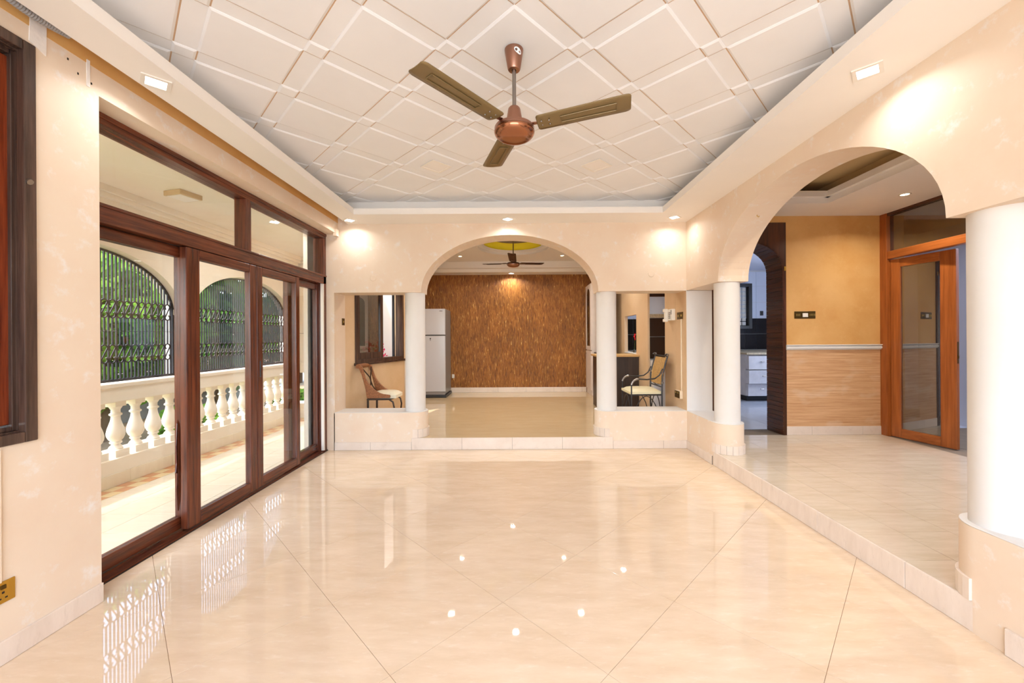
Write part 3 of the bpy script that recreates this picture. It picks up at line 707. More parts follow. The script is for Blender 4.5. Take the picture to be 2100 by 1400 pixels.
# --- back-room window in the slanting wall
w2o = thing('window_2', 'dark brown framed sliding window above the rattan chair', 'window', (MW @ Vector((0, 0.8, 0.99)))[:], kind='structure')
F = lambda: MB(MW)
def lframe(m, y0, y1, z0, z1, w, x0, x1, wb_=None):
    wb_ = wb_ or w
    return m.box(x0, x1, y0, y0 + w, z0, z1).box(x0, x1, y1 - w, y1, z0, z1).box(x0, x1, y0 + w, y1 - w, z0, z0 + wb_).box(x0, x1, y0 + w, y1 - w, z1 - w, z1)
lframe(F(), 0.20, 1.40, 0.985, 2.2, 0.05, -0.11, 0.012).build('frame', 'window_wood_z', w2o, bevel=0.004)
F().box(-0.05, 0.03, 0.18, 1.42, 0.955, 0.99).build('sill', 'window_wood_y', w2o, bevel=0.004)
s1 = lframe(F(), 0.25, 0.86, 1.03, 2.15, 0.07, -0.05, -0.01, 0.09).build('sash', 'window_wood_z', w2o, bevel=0.004)
F().box(-0.033, -0.027, 0.32, 0.79, 1.12, 2.08).build('pane', 'mirror_glass', s1)
F().box(-0.09, -0.06, 1.22, 1.25, 1.03, 2.15).build('grille_bar', 'iron', w2o)
# bare conduit under that window
struct(F().box(0.0, 0.018, 1.42, 1.445, ZR, 0.98).build('trim_15', 'cream_plastic', bevel=0.004), 'cream surface conduit running down beside the back window', 'conduit')
# --- hall glazed partition and open door
GX = 4.33
d2 = thing('door_2', 'orange wood glazed hall partition with door standing ajar', 'door', (GX, 4.4, ZR), kind='structure')
MB().box(GX - 0.02, GX + 0.07, 4.635, HY, ZR, 2.73).build('post', 'orange_wood_z', d2, bevel=0.004)
MB().box(GX - 0.01, GX + 0.07, 0.6, 4.635, 2.196, 2.285).build('transom_rail', 'orange_wood_y', d2, bevel=0.005)
MB().box(GX - 0.01, GX + 0.07, 0.6, 4.635, 2.70, 2.735).build('head_rail', 'dark_wood_y', d2, bevel=0.003)
MB().box(GX + 0.026, GX + 0.032, 0.6, 4.635, 2.285, 2.70).build('transom_pane', 'mirror_glass', d2)
MB().box(GX - 0.01, GX + 0.07, 2.2, 2.3, ZR, 2.196).build('post', 'orange_wood_z', d2, bevel=0.004)
MB().box(GX + 0.01, GX + 0.06, 0.6, 2.2, ZR, 2.19).build('side_panel', 'orange_wood_z', d2, bevel=0.004)
DM = Matrix.Translation((GX + 0.02, 4.63, 0)) @ Matrix.Rotation(R(11), 4, 'Z')    # local -y along the leaf
dl = thing('door_leaf', None, None, (GX + 0.02, 4.63, 0)); dl.parent = d2; dl.location = Vector((GX + 0.02, 4.63, 0)) - wloc(d2)
L_ = 0.60
MB(DM).box(0, 0.042, -0.10, 0, 0.142, 2.188).build('stile', 'orange_wood_z', dl, bevel=0.006)
MB(DM).box(0, 0.042, -L_, -L_ + 0.135, 0.142, 2.188).build('stile', 'orange_wood_z', dl, bevel=0.006)
MB(DM).box(0, 0.042, -L_ + 0.135, -0.10, 2.09, 2.188).build('rail', 'orange_wood_y', dl, bevel=0.006)
MB(DM).box(0, 0.042, -L_ + 0.135, -0.10, 0.142, 0.245).build('rail', 'orange_wood_y', dl, bevel=0.006)
MB(DM).box(0.018, 0.024, -L_ + 0.135, -0.10, 0.245, 2.09).build('pane', 'mirror_glass', dl)
MB(DM).box(0.012, 0.030, -L_ - 0.002, -L_ + 0.002, 1.02, 1.24).box(0.016, 0.026, -L_ - 0.008, -L_, 1.07, 1.10).build('lock_plate', 'dark_brass', dl)
# --- wooden arch surround to the kitchen
ar = MB(); zt = 2.65
ar.arch_wall('x', 2.30, 3.19, HY - 0.016, HY, zt, 2.745, 0.41, 2.10, 0.325)
ar.box(2.30, 2.335, HY - 0.016, HY, ZR, 2.10).box(3.155, 3.19, HY - 0.016, HY, ZR, 2.10)
aro = struct(ar.build('trim_16', 'dark_wood_z'), 'dark stained wooden arch surround leading to the kitchen', 'archway')
nb = 0
def lining(z0, z1, side):
    x = 3.16 if side > 0 else 2.33
    MB().box(x - side * 0.014, x, HY - 0.016, HY + 0.29, z0 + 0.001, z1 - 0.001).build('lining_board', 'dark_wood_y', aro, bevel=0.002, seg=1)
for side in (1, -1):
    z = ZR
    while z < 2.09:
        lining(z, min(z + 0.055, 2.10), side); z += 0.055
NL = 22
for i in range(NL):
    a0 = PI * i / NL + 0.004; a1 = PI * (i + 1) / NL - 0.004
    q = []
    for (a, o_) in ((a0, 0), (a1, 0), (a1, 0.014), (a0, 0.014)):
        q.append((2.745 + (0.415 - o_) * math.cos(a), 2.10 + (0.33 - o_) * math.sin(a)))
    MB().prism(q, lambda p: (p[0], HY - 0.016, p[1]), lambda p: (p[0], HY + 0.29, p[1])).build('lining_board', 'dark_wood_y', aro)
MB().box(3.166, 3.186, HY - 0.022, HY - 0.016, 2.08, 2.13).build('latch', 'brass', aro, bevel=0.003)

# ================================================================== LIGHTS IN THE CEILINGS
def downlight(loc, label, warm=False, power=2.6, rnd=False, group='recessed ceiling downlights', rot=R(45), half=0.06, spread=150):
    t = thing('downlight', label, 'light', loc, group=group)
    M = Matrix.Translation(loc) @ Matrix.Rotation(rot, 4, 'Z')
    col = 'lamp_warm' if warm else 'lamp_cool'; h = half; g = half * 0.70
    if rnd:
        MB(M).lathe([(g, -0.001), (h, -0.001), (h, -0.006), (h * 0.9, -0.008), (g, -0.006)], (0, 0, 0), 24, False).build('frame', 'white_plastic', t)
        MB(M).lathe([(g, -0.001), (g, -0.004)], (0, 0, 0), 24).build('diffuser', col, t)
    else:
        MB(M).box(-h, h, -h, -g, -0.006, 0).box(-h, h, g, h, -0.006, 0).box(-h, -g, -g, g, -0.006, 0).box(g, h, -g, g, -0.006, 0).build('frame', 'white_plastic', t)
        MB(M).box(-g, g, -g, g, -0.0035, 0).build('diffuser', col, t)
    l = area('downlight_lamp', (loc[0], loc[1], loc[2] - 0.012), g * 1.6, power, (1.0, 0.91, 0.78) if warm else (0.97, 0.99, 1.0), spread=spread)
    l.parent = t; l.location = (0, 0, -0.012)
    return t
G1 = 'square downlights in the soffit of the main room'
downlight((-1.875, 2.081, ZS), 'square lit downlight in the left soffit above the glass doors', group=G1)
downlight((1.795, 2.026, ZS), 'square lit downlight in the right soffit above the hall arch', group=G1)
downlight((-1.886, 4.52, ZS), 'lit downlight in the left back corner of the soffit', group=G1)
downlight((-0.09, 4.51, ZS), 'lit downlight in the soffit centred over the middle arch', group=G1)
downlight((1.785, 4.48, ZS), 'lit downlight in the right back corner of the soffit', group=G1)
for (x_, y_, lb_) in ((-1.875, -0.4, 'unseen square downlight added as fill in the left soffit beside the viewpoint'), (1.795, -0.4, 'unseen square downlight added as fill in the right soffit beside the viewpoint'), (-0.09, -1.6, 'unseen square downlight added as fill in the soffit over the rear opening')):
    downlight((x_, y_, ZS), lb_, group='added fill downlights behind the viewpoint')  # unseen lamps added to fill the room with light
G2 = 'downlights in the back room ceiling'
downlight((-0.10, 8.36, 2.66), 'lit downlight in the soffit in front of the brown wall', group=G2, power=11)
downlight((-1.05, 7.5, ZC), 'small warm downlight left of the back room fan', True, 15, True, G2, half=0.045)
downlight((0.87, 7.5, ZC), 'small warm downlight right of the back room fan', True, 15, True, G2, half=0.045)
for (x_, y_, z_, w_, lb_) in ((-1.0, 6.0, ZC, True, 'warm downlight left of the back room fan on the near side'), (0.95, 6.0, ZC, True, 'warm downlight right of the back room fan on the near side'),
                              (-0.03, 5.36, 2.66, False, 'white downlight in the back room soffit just behind the arch'), (1.80, 6.78, 2.66, False, 'white downlight in the back room soffit over the bar counter')):
    downlight((x_, y_, z_), lb_, w_, 16 if w_ else 9, w_, 'hidden back room downlights')
downlight((3.92, 4.01, 2.73), 'round warm downlight in the hall soffit above the glazed door', True, 15, True, 'hall downlights', half=0.05)
for (x_, y_, lb_) in ((3.9, 2.4, 'second hall downlight from the kitchen end'), (3.9, 0.8, 'hall downlight nearest the viewpoint'), (2.42, 3.0, 'hall downlight just behind the right arch')):
    downlight((x_, y_, 2.73), lb_, True, 16, True, 'hidden hall downlights', half=0.05)
def panel_lamp(loc, label):
    t = thing('panel_lamp', label, 'light', loc, group='unlit ceiling panel lamps'); M = Matrix.Translation(loc) @ Matrix.Rotation(R(45), 4, 'Z')
    h, g = 0.10, 0.082
    MB(M).box(-h, h, -h, -g, -0.006, 0).box(-h, h, g, h, -0.006, 0).box(-h, -g, -g, g, -0.006, 0).box(g, h, -g, g, -0.006, 0).build('frame', 'white_plastic', t, bevel=0.002)
    MB(M).box(-g, g, -g, g, -0.003, 0).build('diffuser', 'lamp_off', t)
panel_lamp((-0.707, 3.56, ZC - 0.006), 'unlit square panel lamp in the ceiling left of the fan')
panel_lamp((0.725, 3.56, ZC - 0.006), 'unlit square panel lamp in the ceiling right of the fan')

# ================================================================== CEILING FANS
def fan(name, label, x, y, ztop, zrod, angs, mat_blade, mat_body, mat_bowl, zb):
    """zrod: underside of the down rod; zb: blade level"""
    t = thing(name, label, 'ceiling fan', (x, y, ztop))
    MB().lathe([(0.0, 0.0), (0.050, 0.0), (0.050, -0.005), (0.034, -0.100), (0.030, -0.107), (0.012, -0.109)], (x, y, ztop), 40, False).build('canopy', mat_body, t, smooth=True)
    MB().lathe([(0.0105, 0), (0.0105, zrod - ztop + 0.10)], (x, y, ztop - 0.10), 16).build('down_rod', 'steel', t, smooth=True)
    z = zrod
    MB().lathe([(0.012, 0.003), (0.026, 0.003), (0.031, -0.003), (0.034, -0.012), (0.047, -0.094), (0.047, -0.098)], (x, y, z), 40, False).build('motor_neck', mat_body, t, smooth=True)
    MB().lathe([(0.046, -0.096), (0.096, -0.099), (0.103, -0.102), (0.106, -0.107), (0.106, -0.122)], (x, y, z), 56, False).build('motor_rim', mat_body, t, smooth=True)
    prof = [(0.102, -0.122), (0.107, -0.1235), (0.108, -0.127)] + [(0.108 * math.cos(R(a)) ** 0.75 if a < 90 else 0.0, -0.127 - 0.046 * math.sin(R(a))) for a in range(6, 91, 6)]
    MB().lathe(prof, (x, y, z), 56, False).build('motor_bowl', mat_bowl, t, smooth=True)
    proto = None
    for a in angs:
        M = Matrix.Rotation(R(a), 4, 'Z')
        if proto is None:
            top = [(0.125, 0.048), (0.130, 0.056), (0.140, 0.0595)] + [(0.15 + 0.40 * i / 9, 0.060 + 0.006 * i / 9) for i in range(10)] + [(0.575, 0.066), (0.588, 0.0625), (0.596, 0.057), (0.600, 0.048)]
            n = len(top) - 1
            vs = []; fs = []; K = 7
            for (s_, w) in top:
                for k_ in range(K):
                    u = -1 + 2 * k_ / (K - 1)
                    dz = 0.036 * (s_ - 0.125) / 0.475 - 0.006 * u - 0.004 * (1 - u * u)
                    vs.append((s_, w * u, dz))
            for i in range(n):
                for k_ in range(K - 1):
                    A = i * K + k_; fs.append((A, A + 1, A + K + 1, A + K))
            bl = MB().add(vs, fs).build('blade', mat_blade, t, local=True, smooth=True)
            so = bl.modifiers.new('solid', 'SOLIDIFY'); so.thickness = 0.003
            bl.location = (0, 0, zb - ztop); bl.rotation_euler = (0, 0, R(a)); proto = bl
            ir = MB().box(0.075, 0.15, -0.013, 0.013, 0.001, 0.005).box(0.13, 0.20, -0.034, 0.034, 0.006, 0.009).build('blade_iron', mat_body, bl, local=True, bevel=0.002)
            sc_ = MB()
            for (sx, sy) in ((0.15, 0.018), (0.15, -0.018), (0.19, 0.018), (0.19, -0.018)):
                sc_.lathe([(0.0, -0.013), (0.004, -0.012), (0.005, -0.008)], (sx, sy, 0.006), 10, False)
            sc_.build('screws', 'steel', bl, local=True, smooth=True)['kind'] = 'stuff'
            rb = MB()
            e = [(0.25, -0.022), (0.53, -0.026), (0.53, 0.026), (0.25, 0.022)]
            for i in range(4):
                p, q = e[i], e[(i + 1) % 4]
                f = lambda u: 0.036 * (u[0] - 0.125) / 0.475 - 0.006 * u[1] / 0.064 - 0.0065
                rb.tube([(p[0], p[1], f(p)), (q[0], q[1], f(q))], 0.003, 6)
            rb.build('embossed_rib', mat_blade, bl, local=True, smooth=True)
        else:
            c = proto.copy(); COL.objects.link(c); c.parent = t; c.rotation_euler = (0, 0, R(a))
            for ch in proto.children:
                d = ch.copy(); COL.objects.link(d); d.parent = c
    return t
f1 = fan('ceiling_fan', 'three blade copper and bronze ceiling fan hanging in the main room', -0.004, 2.127, ZC - 0.006, 2.535, (105, 225, 345), 'bronze', 'copper', 'copper_bright', 2.436)
st = MB(); 
sp = [(0.044 + 0.0, 0)]
# white oval sticker with a dark ring mark on the canopy
def on_canopy(u, v, lift):
    a = R(-62) + u / 0.047; z = -0.030 + v * 0.85
    r = 0.050 - 0.016 * (-z - 0.005) / 0.095 + lift
    return (-0.004 + r * math.cos(a), 2.127 + r * math.sin(a), ZC - 0.006 + z)
N = 20; vs = [on_canopy(0, 0, 0.0008)]; fs = []
for i in range(N):
    q = 2 * PI * i / N; vs.append(on_canopy(0.022 * math.cos(q), 0.017 * math.sin(q) - 0.35 * 0.022 * math.cos(q), 0.0008))
for i in range(N): fs.append((0, 1 + i, 1 + (i + 1) % N))
stk = MB().add(vs, fs).build('sticker', 'sticker_white', f1)
vs = []; fs = []
for i in range(N):
    q = 2 * PI * i / N
    for r_ in (0.0045, 0.0075): vs.append(on_canopy(-0.010 + r_ * 0.8 * math.cos(q), 0.003 + r_ * math.sin(q), 0.0013))
for i in range(N): fs.append((2 * i, 2 * i + 1, (2 * i + 3) % (2 * N), (2 * i + 2) % (2 * N)))
MB().add(vs, fs).build('sticker_mark', 'black', stk)
fan('ceiling_fan', 'dark bronze ceiling fan hanging under the yellow dome in the back room', FBX, FBY, ZC + 0.224, 2.675, (30, 150, 268), 'dark_bronze', 'dark_bronze', 'copper', 2.575)

# ================================================================== FITTINGS ON WALLS
def plate_x(x, sg, y0, y1, z0, z1, name, label, mat='dark_brass', rockers=1, socket=False, backbox=0.0, group=None):
    """plate on a wall of constant X facing sg"""
    t = thing(name, label, 'socket' if socket else 'switch', (x, (y0 + y1) / 2, z0), group=group)
    if backbox: MB().box(x, x + sg * backbox, y0 - 0.004, y1 + 0.004, z0 - 0.004, z1 + 0.004).build('back_box', 'cream_plastic', t, bevel=0.003)
    xb = x + sg * backbox
    MB().box(xb, xb + sg * 0.006, y0, y1, z0, z1).build('plate', mat, t, bevel=0.002)
    cy = (y0 + y1) / 2; cz = (z0 + z1) / 2
    if socket:
        for s_ in (-1, 1):
            MB().box(xb + sg * 0.006, xb + sg * 0.010, cy + s_ * 0.034 - 0.008, cy + s_ * 0.034 + 0.008, cz + 0.014, cz + 0.03).build('rocker', 'dark_brass' if mat == 'brass' else 'brass_pin', t, bevel=0.001)
            MB().box(xb + sg * 0.006, xb + sg * 0.0065, cy + s_ * 0.034 - 0.004, cy + s_ * 0.034 + 0.004, cz - 0.004, cz + 0.004).box(xb + sg * 0.006, xb + sg * 0.0065, cy + s_ * 0.034 - 0.014, cy + s_ * 0.034 - 0.006, cz - 0.026, cz - 0.020).box(xb + sg * 0.006, xb + sg * 0.0065, cy + s_ * 0.034 + 0.006, cy + s_ * 0.034 + 0.014, cz - 0.026, cz - 0.020).build('pin_holes', 'black', t)['kind'] = 'stuff'
    else:
        for i in range(rockers):
            c = cy + (i - (rockers - 1) / 2) * 0.02
            MB().box(xb + sg * 0.006, xb + sg * 0.011, c - 0.006, c + 0.006, cz - 0.012, cz + 0.012).build('rocker', 'brass_pin', t, bevel=0.001)
    return t
plate_x(XL, 1, 1.505, 1.652, 0.247, 0.334, 'wall_socket', 'brass double socket low on the left wall near the viewer', 'brass', socket=True)
struct(MB().box(XL, XL + 0.012, 1.585, 1.605, 0.334, 0.87).build('trim_17', 'wall_peach', bevel=0.002), 'painted surface conduit above the brass socket on the left wall', 'conduit')
plate_x(-2.14, 1, 4.885, 4.955, 1.475, 1.56, 'light_switch', 'brass switch plate on the wall above the rattan chair', 'dark_brass')
plate_x(XR - 0.004, -1, 4.765, 4.845, 1.522, 1.607, 'light_switch', 'brass double switch beside the corner on the telephone wall', 'dark_brass', 2)
plate_x(XR - 0.004, -1, 4.853, 4.933, 1.522, 1.607, 'light_switch', 'brass switch between the telephone and the corner switch', 'dark_brass', 1)
plate_x(XR - 0.004, -1, 4.79, 4.93, 0.565, 0.65, 'wall_socket', 'brass socket on a raised cream box behind the right chair', 'dark_brass', socket=True, backbox=0.035)
struct(MB().box(XR - 0.016, XR - 0.004, 4.80, 4.815, 0.655, 1.52).build('trim_18', 'cream_plastic', bevel=0.002), 'thin cream conduit between switch and socket behind the right chair', 'conduit')
ph = thing('wall_telephone', 'white wall telephone with handset on the tan pier behind the iron chair', 'telephone', (XR - 0.004, 5.18, 1.51))
MB().box(XR - 0.05, XR - 0.004, 4.99, 5.20, 1.515, 1.66).build('body', 'white_plastic', ph, bevel=0.008)
MB().box(XR - 0.052, XR - 0.05, 5.00, 5.03, 1.59, 1.645).build('speaker_slots', 'grey_plastic', ph)
hs = MB().box(XR - 0.085, XR - 0.05, 5.12, 5.17, 1.50, 1.665).box(XR - 0.10, XR - 0.05, 5.115, 5.175, 1.625, 1.668).box(XR - 0.10, XR - 0.05, 5.115, 5.175, 1.50, 1.54)
hs.build('handset', 'white_plastic', ph, bevel=0.008)
kp_ = MB()
for i in range(3):
    for j in range(4): kp_.box(XR - 0.054, XR - 0.05, 5.04 + i * 0.02, 5.053 + i * 0.02, 1.54 + j * 0.022, 1.555 + j * 0.022)
kp_.build('keys', 'grey_plastic', ph)['kind'] = 'stuff'
# hall switches
def plate_y(x0, x1, z0, z1, y, name, label, mat, n, group=None):
    t = thing(name, label, 'switch', ((x0 + x1) / 2, y, z0), group=group)
    MB().box(x0, x1, y - 0.006, y, z0, z1).build('plate', mat, t, bevel=0.002)
    for i in range(n):
        c = (x0 + x1) / 2 + (i - (n - 1) / 2) * 0.018
        MB().box(c - 0.006, c + 0.006, y - 0.011, y - 0.006, (z0 + z1) / 2 - 0.014, (z0 + z1) / 2 + 0.014).build('rocker', 'brass_pin', t, bevel=0.001)
    return t
plate_y(3.295, 3.377, 1.515, 1.60, HY, 'light_switch', 'left brass switch plate of the three on the ochre hall wall', 'dark_brass', 3)
tm = plate_y(3.379, 3.459, 1.515, 1.60, HY, 'light_switch', 'middle switch with white face between two brass plates', 'dark_brass', 0)
MB().box(3.386, 3.449, HY - 0.016, HY - 0.006, 1.532, 1.578).build('white_face', 'white_plastic', tm, bevel=0.003)
plate_y(3.461, 3.543, 1.515, 1.602, HY, 'light_switch', 'right brass switch plate of the three on the ochre hall wall', 'dark_brass', 4)
MB().box(XL, XL + 0.0015, YN, YB, 2.664, ZC).build('ochre_band', 'wall_ochre', wlo)  # thin ochre strip along the top of the left wall
# left wall repairs
MB().prism([(1.712, 2.60), (1.774, 2.575), (1.776, 2.725), (1.716, 2.745)], lambda p: (XL, p[0], p[1]), lambda p: (XL + 0.004, p[0], p[1])).build('plaster_patch', 'rough_plaster', wlo)
MB().box(XL, XL + 0.004, 1.942, 1.956, 2.55, 2.68).build('plaster_strip', 'rough_plaster', wlo)
for (yy, zz) in ((1.862, 2.625), (1.905, 2.585), (1.965, 2.575), (1.742, 2.64)):
    MB().box(XL, XL + 0.0015, yy - 0.003, yy + 0.003, zz - 0.005, zz + 0.005).build('drill_hole', 'dark_gap', wlo)
# corrugated conduit lying in the gap over the soffit
pts = [(-2.035, 1.2 + 0.02 * i, 2.705 + 0.02 * math.sin(i * 0.2)) for i in range(32)]
cd = MB(); pp = []; rr = []
for i in range(31):
    for k_ in range(4):
        f_ = k_ / 4; a = Vector(pts[i]); b_ = Vector(pts[i + 1]); pp.append(a.lerp(b_, f_)); rr.append(0.017 if k_ % 2 else 0.0145)
cd.tube(pp, rr, 12)
tag(cd.build('flexible_conduit', 'grey_plastic', smooth=True), 'grey corrugated conduit in the gap between soffit and left wall', 'conduit')
# bracket at the back end of the door head
MB().box(XL - 0.02, XL + 0.02, 4.60, 4.66, 2.50, 2.58).build('plaster_tab', 'wall_peach', wlo)

# ================================================================== VERANDA
VX = -3.62
fv = struct(MB().box(-3.9, DX - 0.06, -0.5, 6.9, -0.15, -0.004).build('floor_veranda', 'grout_grey'), 'cream tiled veranda floor outside the glass doors', 'floor')
tiles_rect(fv, 'floor_tile', 'veranda_tile', steps(-3.40, DX - 0.075, 0.29), steps(-0.3, 6.62, 0.3), -0.012, 0.0, 0.0008, 0.003)
# border of terracotta and sand checks
rows_ = [(-3.60, -3.50), (-3.50, -3.40)]
for r_, (a, b_) in enumerate(rows_):
    for i, (c, d) in enumerate(steps(1.4, 6.62, 0.12)):
        MB().box(a + 0.001, b_ - 0.001, c + 0.001, d - 0.001, -0.012, 0.0).build('border_tile', 'terracotta' if (i + r_) % 2 == 0 else 'sand_tile', fv)
pl = MB().box(-3.80, -3.60, -0.5, 6.9, 0, 0.24).box(-3.6, -2.5, 6.62, 6.85, 0, 0.24)
bl = thing('balustrade', 'cream stone balustrade with vase balusters along the veranda', 'balustrade', (-3.7, 3.5, 0))
pl.build('plinth', 'veranda_paint', bl)
for (a, b_) in steps(1.0, 6.6, 0.45): MB().box(-3.6, -3.592, a + 0.001, b_ - 0.001, 0.002, 0.115).build('plinth_tile', 'veranda_tile', bl)
MB().box(-3.81, -3.59, -0.5, 6.9, 0.75, 0.90).box(-3.825, -3.575, -0.5, 6.9, 0.88, 0.92).box(-3.6, -2.5, 6.61, 6.86, 0.75, 0.92).build('handrail', 'veranda_paint', bl, bevel=0.008)
def baluster_mesh():
    m = MB()
    m.box(-0.065, 0.065, -0.065, 0.065, 0.0, 0.065).box(-0.05, 0.05, -0.05, 0.05, 0.46, 0.512)
    prof = [(0.05, 0.065), (0.052, 0.075), (0.045, 0.09), (0.032, 0.105), (0.031, 0.115), (0.043, 0.122), (0.044, 0.132), (0.036, 0.14), (0.052, 0.16), (0.064, 0.19), (0.066, 0.215), (0.060, 0.25), (0.048, 0.29), (0.037, 0.33), (0.033, 0.36), (0.034, 0.372), (0.046, 0.38), (0.046, 0.392), (0.034, 0.40), (0.033, 0.43), (0.042, 0.446), (0.05, 0.46)]
    m.lathe(prof, (0, 0, 0), 20, False)
    return m
bp = baluster_mesh().build('baluster', 'veranda_paint', bl, local=True, smooth=True); bp.location = Vector((-3.70, 4.052, 0.24)) - wloc(bl)
for i in range(-13, 14):
    if i == 0: continue
    y = 4.052 + 0.19 * i
    if y > 6.55: continue
    place(None, bp, 'baluster', (-3.70, y, 0.24), bl)
for i in range(6): place(None, bp, 'baluster', (-3.45 + 0.19 * i, 6.735, 0.24), bl)
va = MB()
va.arch_wall('y', 4.38, 6.62, -3.79, -3.62, 2.9, 5.42, 0.96, 1.60, 0.53)
va.arch_wall('y', 2.36, 4.38, -3.79, -3.62, 2.9, 3.375, 0.925, 1.60, 0.55)
va.arch_wall('y', -0.5, 2.36, -3.79, -3.62, 2.9, 1.35, 0.925, 1.60, 0.55)
for (a, b_) in ((4.30, 4.46), (2.275, 2.45), (6.38, 6.62), (-0.5, 0.425)): va.box(-3.79, -3.62, a, b_, 0.92, 1.62)
va.arch_wall('x', -3.79, -2.45, 6.65, 6.82, 2.9, -3.05, 0.42, 1.62, 0.42)
va.box(-3.79, -3.47, 6.65, 6.82, 0.92, 1.62).box(-2.63, -2.45, 6.65, 6.82, 0.92, 1.62).box(-3.47, -2.63, 6.65, 6.82, 1.59, 1.65)
vo = struct(va.build('wall_veranda', 'veranda_paint'), 'cream veranda arcade wall with arches above the balustrade', 'wall')
for (a, b_) in ((4.285, 4.475), (2.26, 2.465), (6.365, 6.635)):
    MB().box(-3.81, -3.60, a, b_, 1.575, 1.635).build('capital', 'veranda_paint', vo, bevel=0.006)
struct(MB().box(-3.85, -2.28, -0.5, 4.95, 2.66, 2.9).box(-3.85, -2.5, 4.95, 6.9, 2.66, 2.9).build('ceiling_veranda', 'veranda_paint'), 'cream veranda ceiling seen through the transom panes', 'ceiling')
cm = MB()
for (z0, z1, d) in ((2.60, 2.66, 0.08), (2.56, 2.60, 0.05), (2.42, 2.44, 0.02)):
    cm.box(-3.62, -3.62 + d, -0.5, 6.65, z0, z1).box(-3.62, -2.4, 6.65 - d, 6.65, z0, z1)
struct(cm.build('trim_19', 'veranda_paint', bevel=0.004), 'stepped cornice under the veranda ceiling', 'moulding')
struct(MB().box(-2.45, -2.29, YB + 0.0, YB + 0.3, 0, 2.9).box(-2.5, -2.45, YB, 4.95, 0, 2.9).build('wall_house_outer', 'veranda_paint'), 'cream outer house wall end beside the last glass pane', 'wall')
vl = thing('surface_lamp', 'square surface mounted lamp on the veranda ceiling', 'light', (-3.07, 3.68, 2.66), R(-15))
MB().box(-0.10, 0.10, -0.10, 0.10, -0.045, 0.0).build('body', 'lamp_body', vl, local=True, bevel=0.004)
MB().box(-0.085, 0.085, -0.085, 0.085, -0.048, -0.045).build('diffuser', 'lamp_off', vl, local=True)
for (y_, lb_) in ((4.59, 'square lit downlight in the veranda ceiling behind the right transom pane'), (1.7, 'unseen square downlight added to brighten the veranda outside the left wall')):
    downlight((-2.78, y_, 2.66), lb_, power=16, group='downlights in the veranda ceiling')  # the nearer lamp is unseen, added for bounce light on the veranda
# grilles
def grille(label, y0, y1, c, a, zs, rise, x=-3.70):
    g = thing('iron_grille', label, 'grille', (x, c, 0.93))
    top = lambda y: zs + rise * math.sqrt(max(0, 1 - ((y - c) / a) ** 2)) if abs(y - c) < a else zs
    fr = MB(); n = 40
    pts = [(x, c - a * math.cos(PI * i / n), zs + rise * math.sin(PI * i / n)) for i in range(n + 1)]
    pts = [(x, c - a + 0.004, 0.935)] + [(x, c + (p[1] - c) * 0.99, zs + (p[2] - zs) * 0.985) for p in pts] + [(x, c + a - 0.004, 0.935)]
    fr.tube(pts, 0.013, 4); fr.box(x - 0.012, x + 0.012, y0, y1, 0.925, 0.95)
    fr.build('frame', 'iron', g)
    p = 0.0365; n = int((y1 - y0) / p)
    band = ((1.10, 1.265), (1.515, 1.68))
    for i in range(1, n + 1):
        y = y0 + (y1 - y0) * i / (n + 1)
        zt = top(y) - 0.005
        if zt < 1.0: continue
        h = 0.006
        segs = [(0.95, zt)] if i % 2 == 0 else [(0.95, band[0][0]), (band[0][1], band[1][0]), (band[1][1], zt)]
        for (z0, z1) in segs:
            z1 = min(z1, zt)
            if z1 - z0 > 0.01: MB().box(x - 0.006, x + 0.006, y - h, y + h, z0, z1).build('bar', 'iron', g)
    proto = None
    for (b0, b1) in band:
        for i in range(1, n + 1, 2):
            y = y0 + (y1 - y0) * i / (n + 1)
            if top(y) < b1 + 0.02: continue
            if proto is None:
                r = 0.0275; H = b1 - b0; q = []
                for k_ in range(0, 13): q.append((r * math.cos(R(200 - k_ * 24)), H - r + r * math.sin(R(200 - k_ * 24))))
                q = [(-r * math.cos(R(t)) , H - r + r * math.sin(R(t))) for t in range(-60, 181, 24)]
                q += [(0.0, H / 2)]
                q += [(r * math.cos(R(t)) * -1, r + r * math.sin(R(t))) for t in range(0, -241, -24)]
                s_ = MB().tube([(0, u, v) for (u, v) in q], 0.0045, 6, 0.007)
                proto = s_.build('scroll', 'wrought_iron', g, local=True, smooth=True); proto.location = Vector((x, y, b0)) - wloc(g)
            else: place(None, proto, 'scroll', (x, y, b0), g)
    return g
grille('black iron grille with scrolls in the nearer veranda arch', 2.46, 4.295, 3.375, 0.92, 1.60, 0.54)
grille('black iron grille with scrolls in the second veranda arch behind the sliding doors', 4.465, 6.375, 5.42, 0.955, 1.60, 0.52)
ge = thing('iron_grille', 'small black iron grille in the end arch of the veranda', 'grille', (-3.05, 6.735, 0.93))
fe = MB().box(-3.46, -2.64, 6.725, 6.745, 0.93, 0.955).box(-3.46, -2.64, 6.725, 6.745, 1.565, 1.59).box(-3.465, -3.44, 6.725, 6.745, 0.93, 1.59).box(-2.66, -2.635, 6.725, 6.745, 0.93, 1.59)
fe.tube([(-3.05 - 0.41 * math.cos(PI * i / 24), 6.735, 1.655 + 0.38 * math.sin(PI * i / 24)) for i in range(25)], 0.012, 4); fe.box(-3.46, -2.64, 6.725, 6.745, 1.65, 1.67)
fe.build('frame', 'iron', ge)
for i in range(1, 11):
    xx = -3.46 + 0.82 * i / 11
    zt = 1.655 + 0.375 * math.sqrt(max(0, 1 - ((xx + 3.05) / 0.41) ** 2))
    MB().box(xx - 0.006, xx + 0.006, 6.729, 6.741, 0.955, 1.565).build('bar', 'iron', ge)
    if zt > 1.69: MB().box(xx - 0.006, xx + 0.006, 6.729, 6.741, 1.67, zt).build('bar', 'iron', ge)
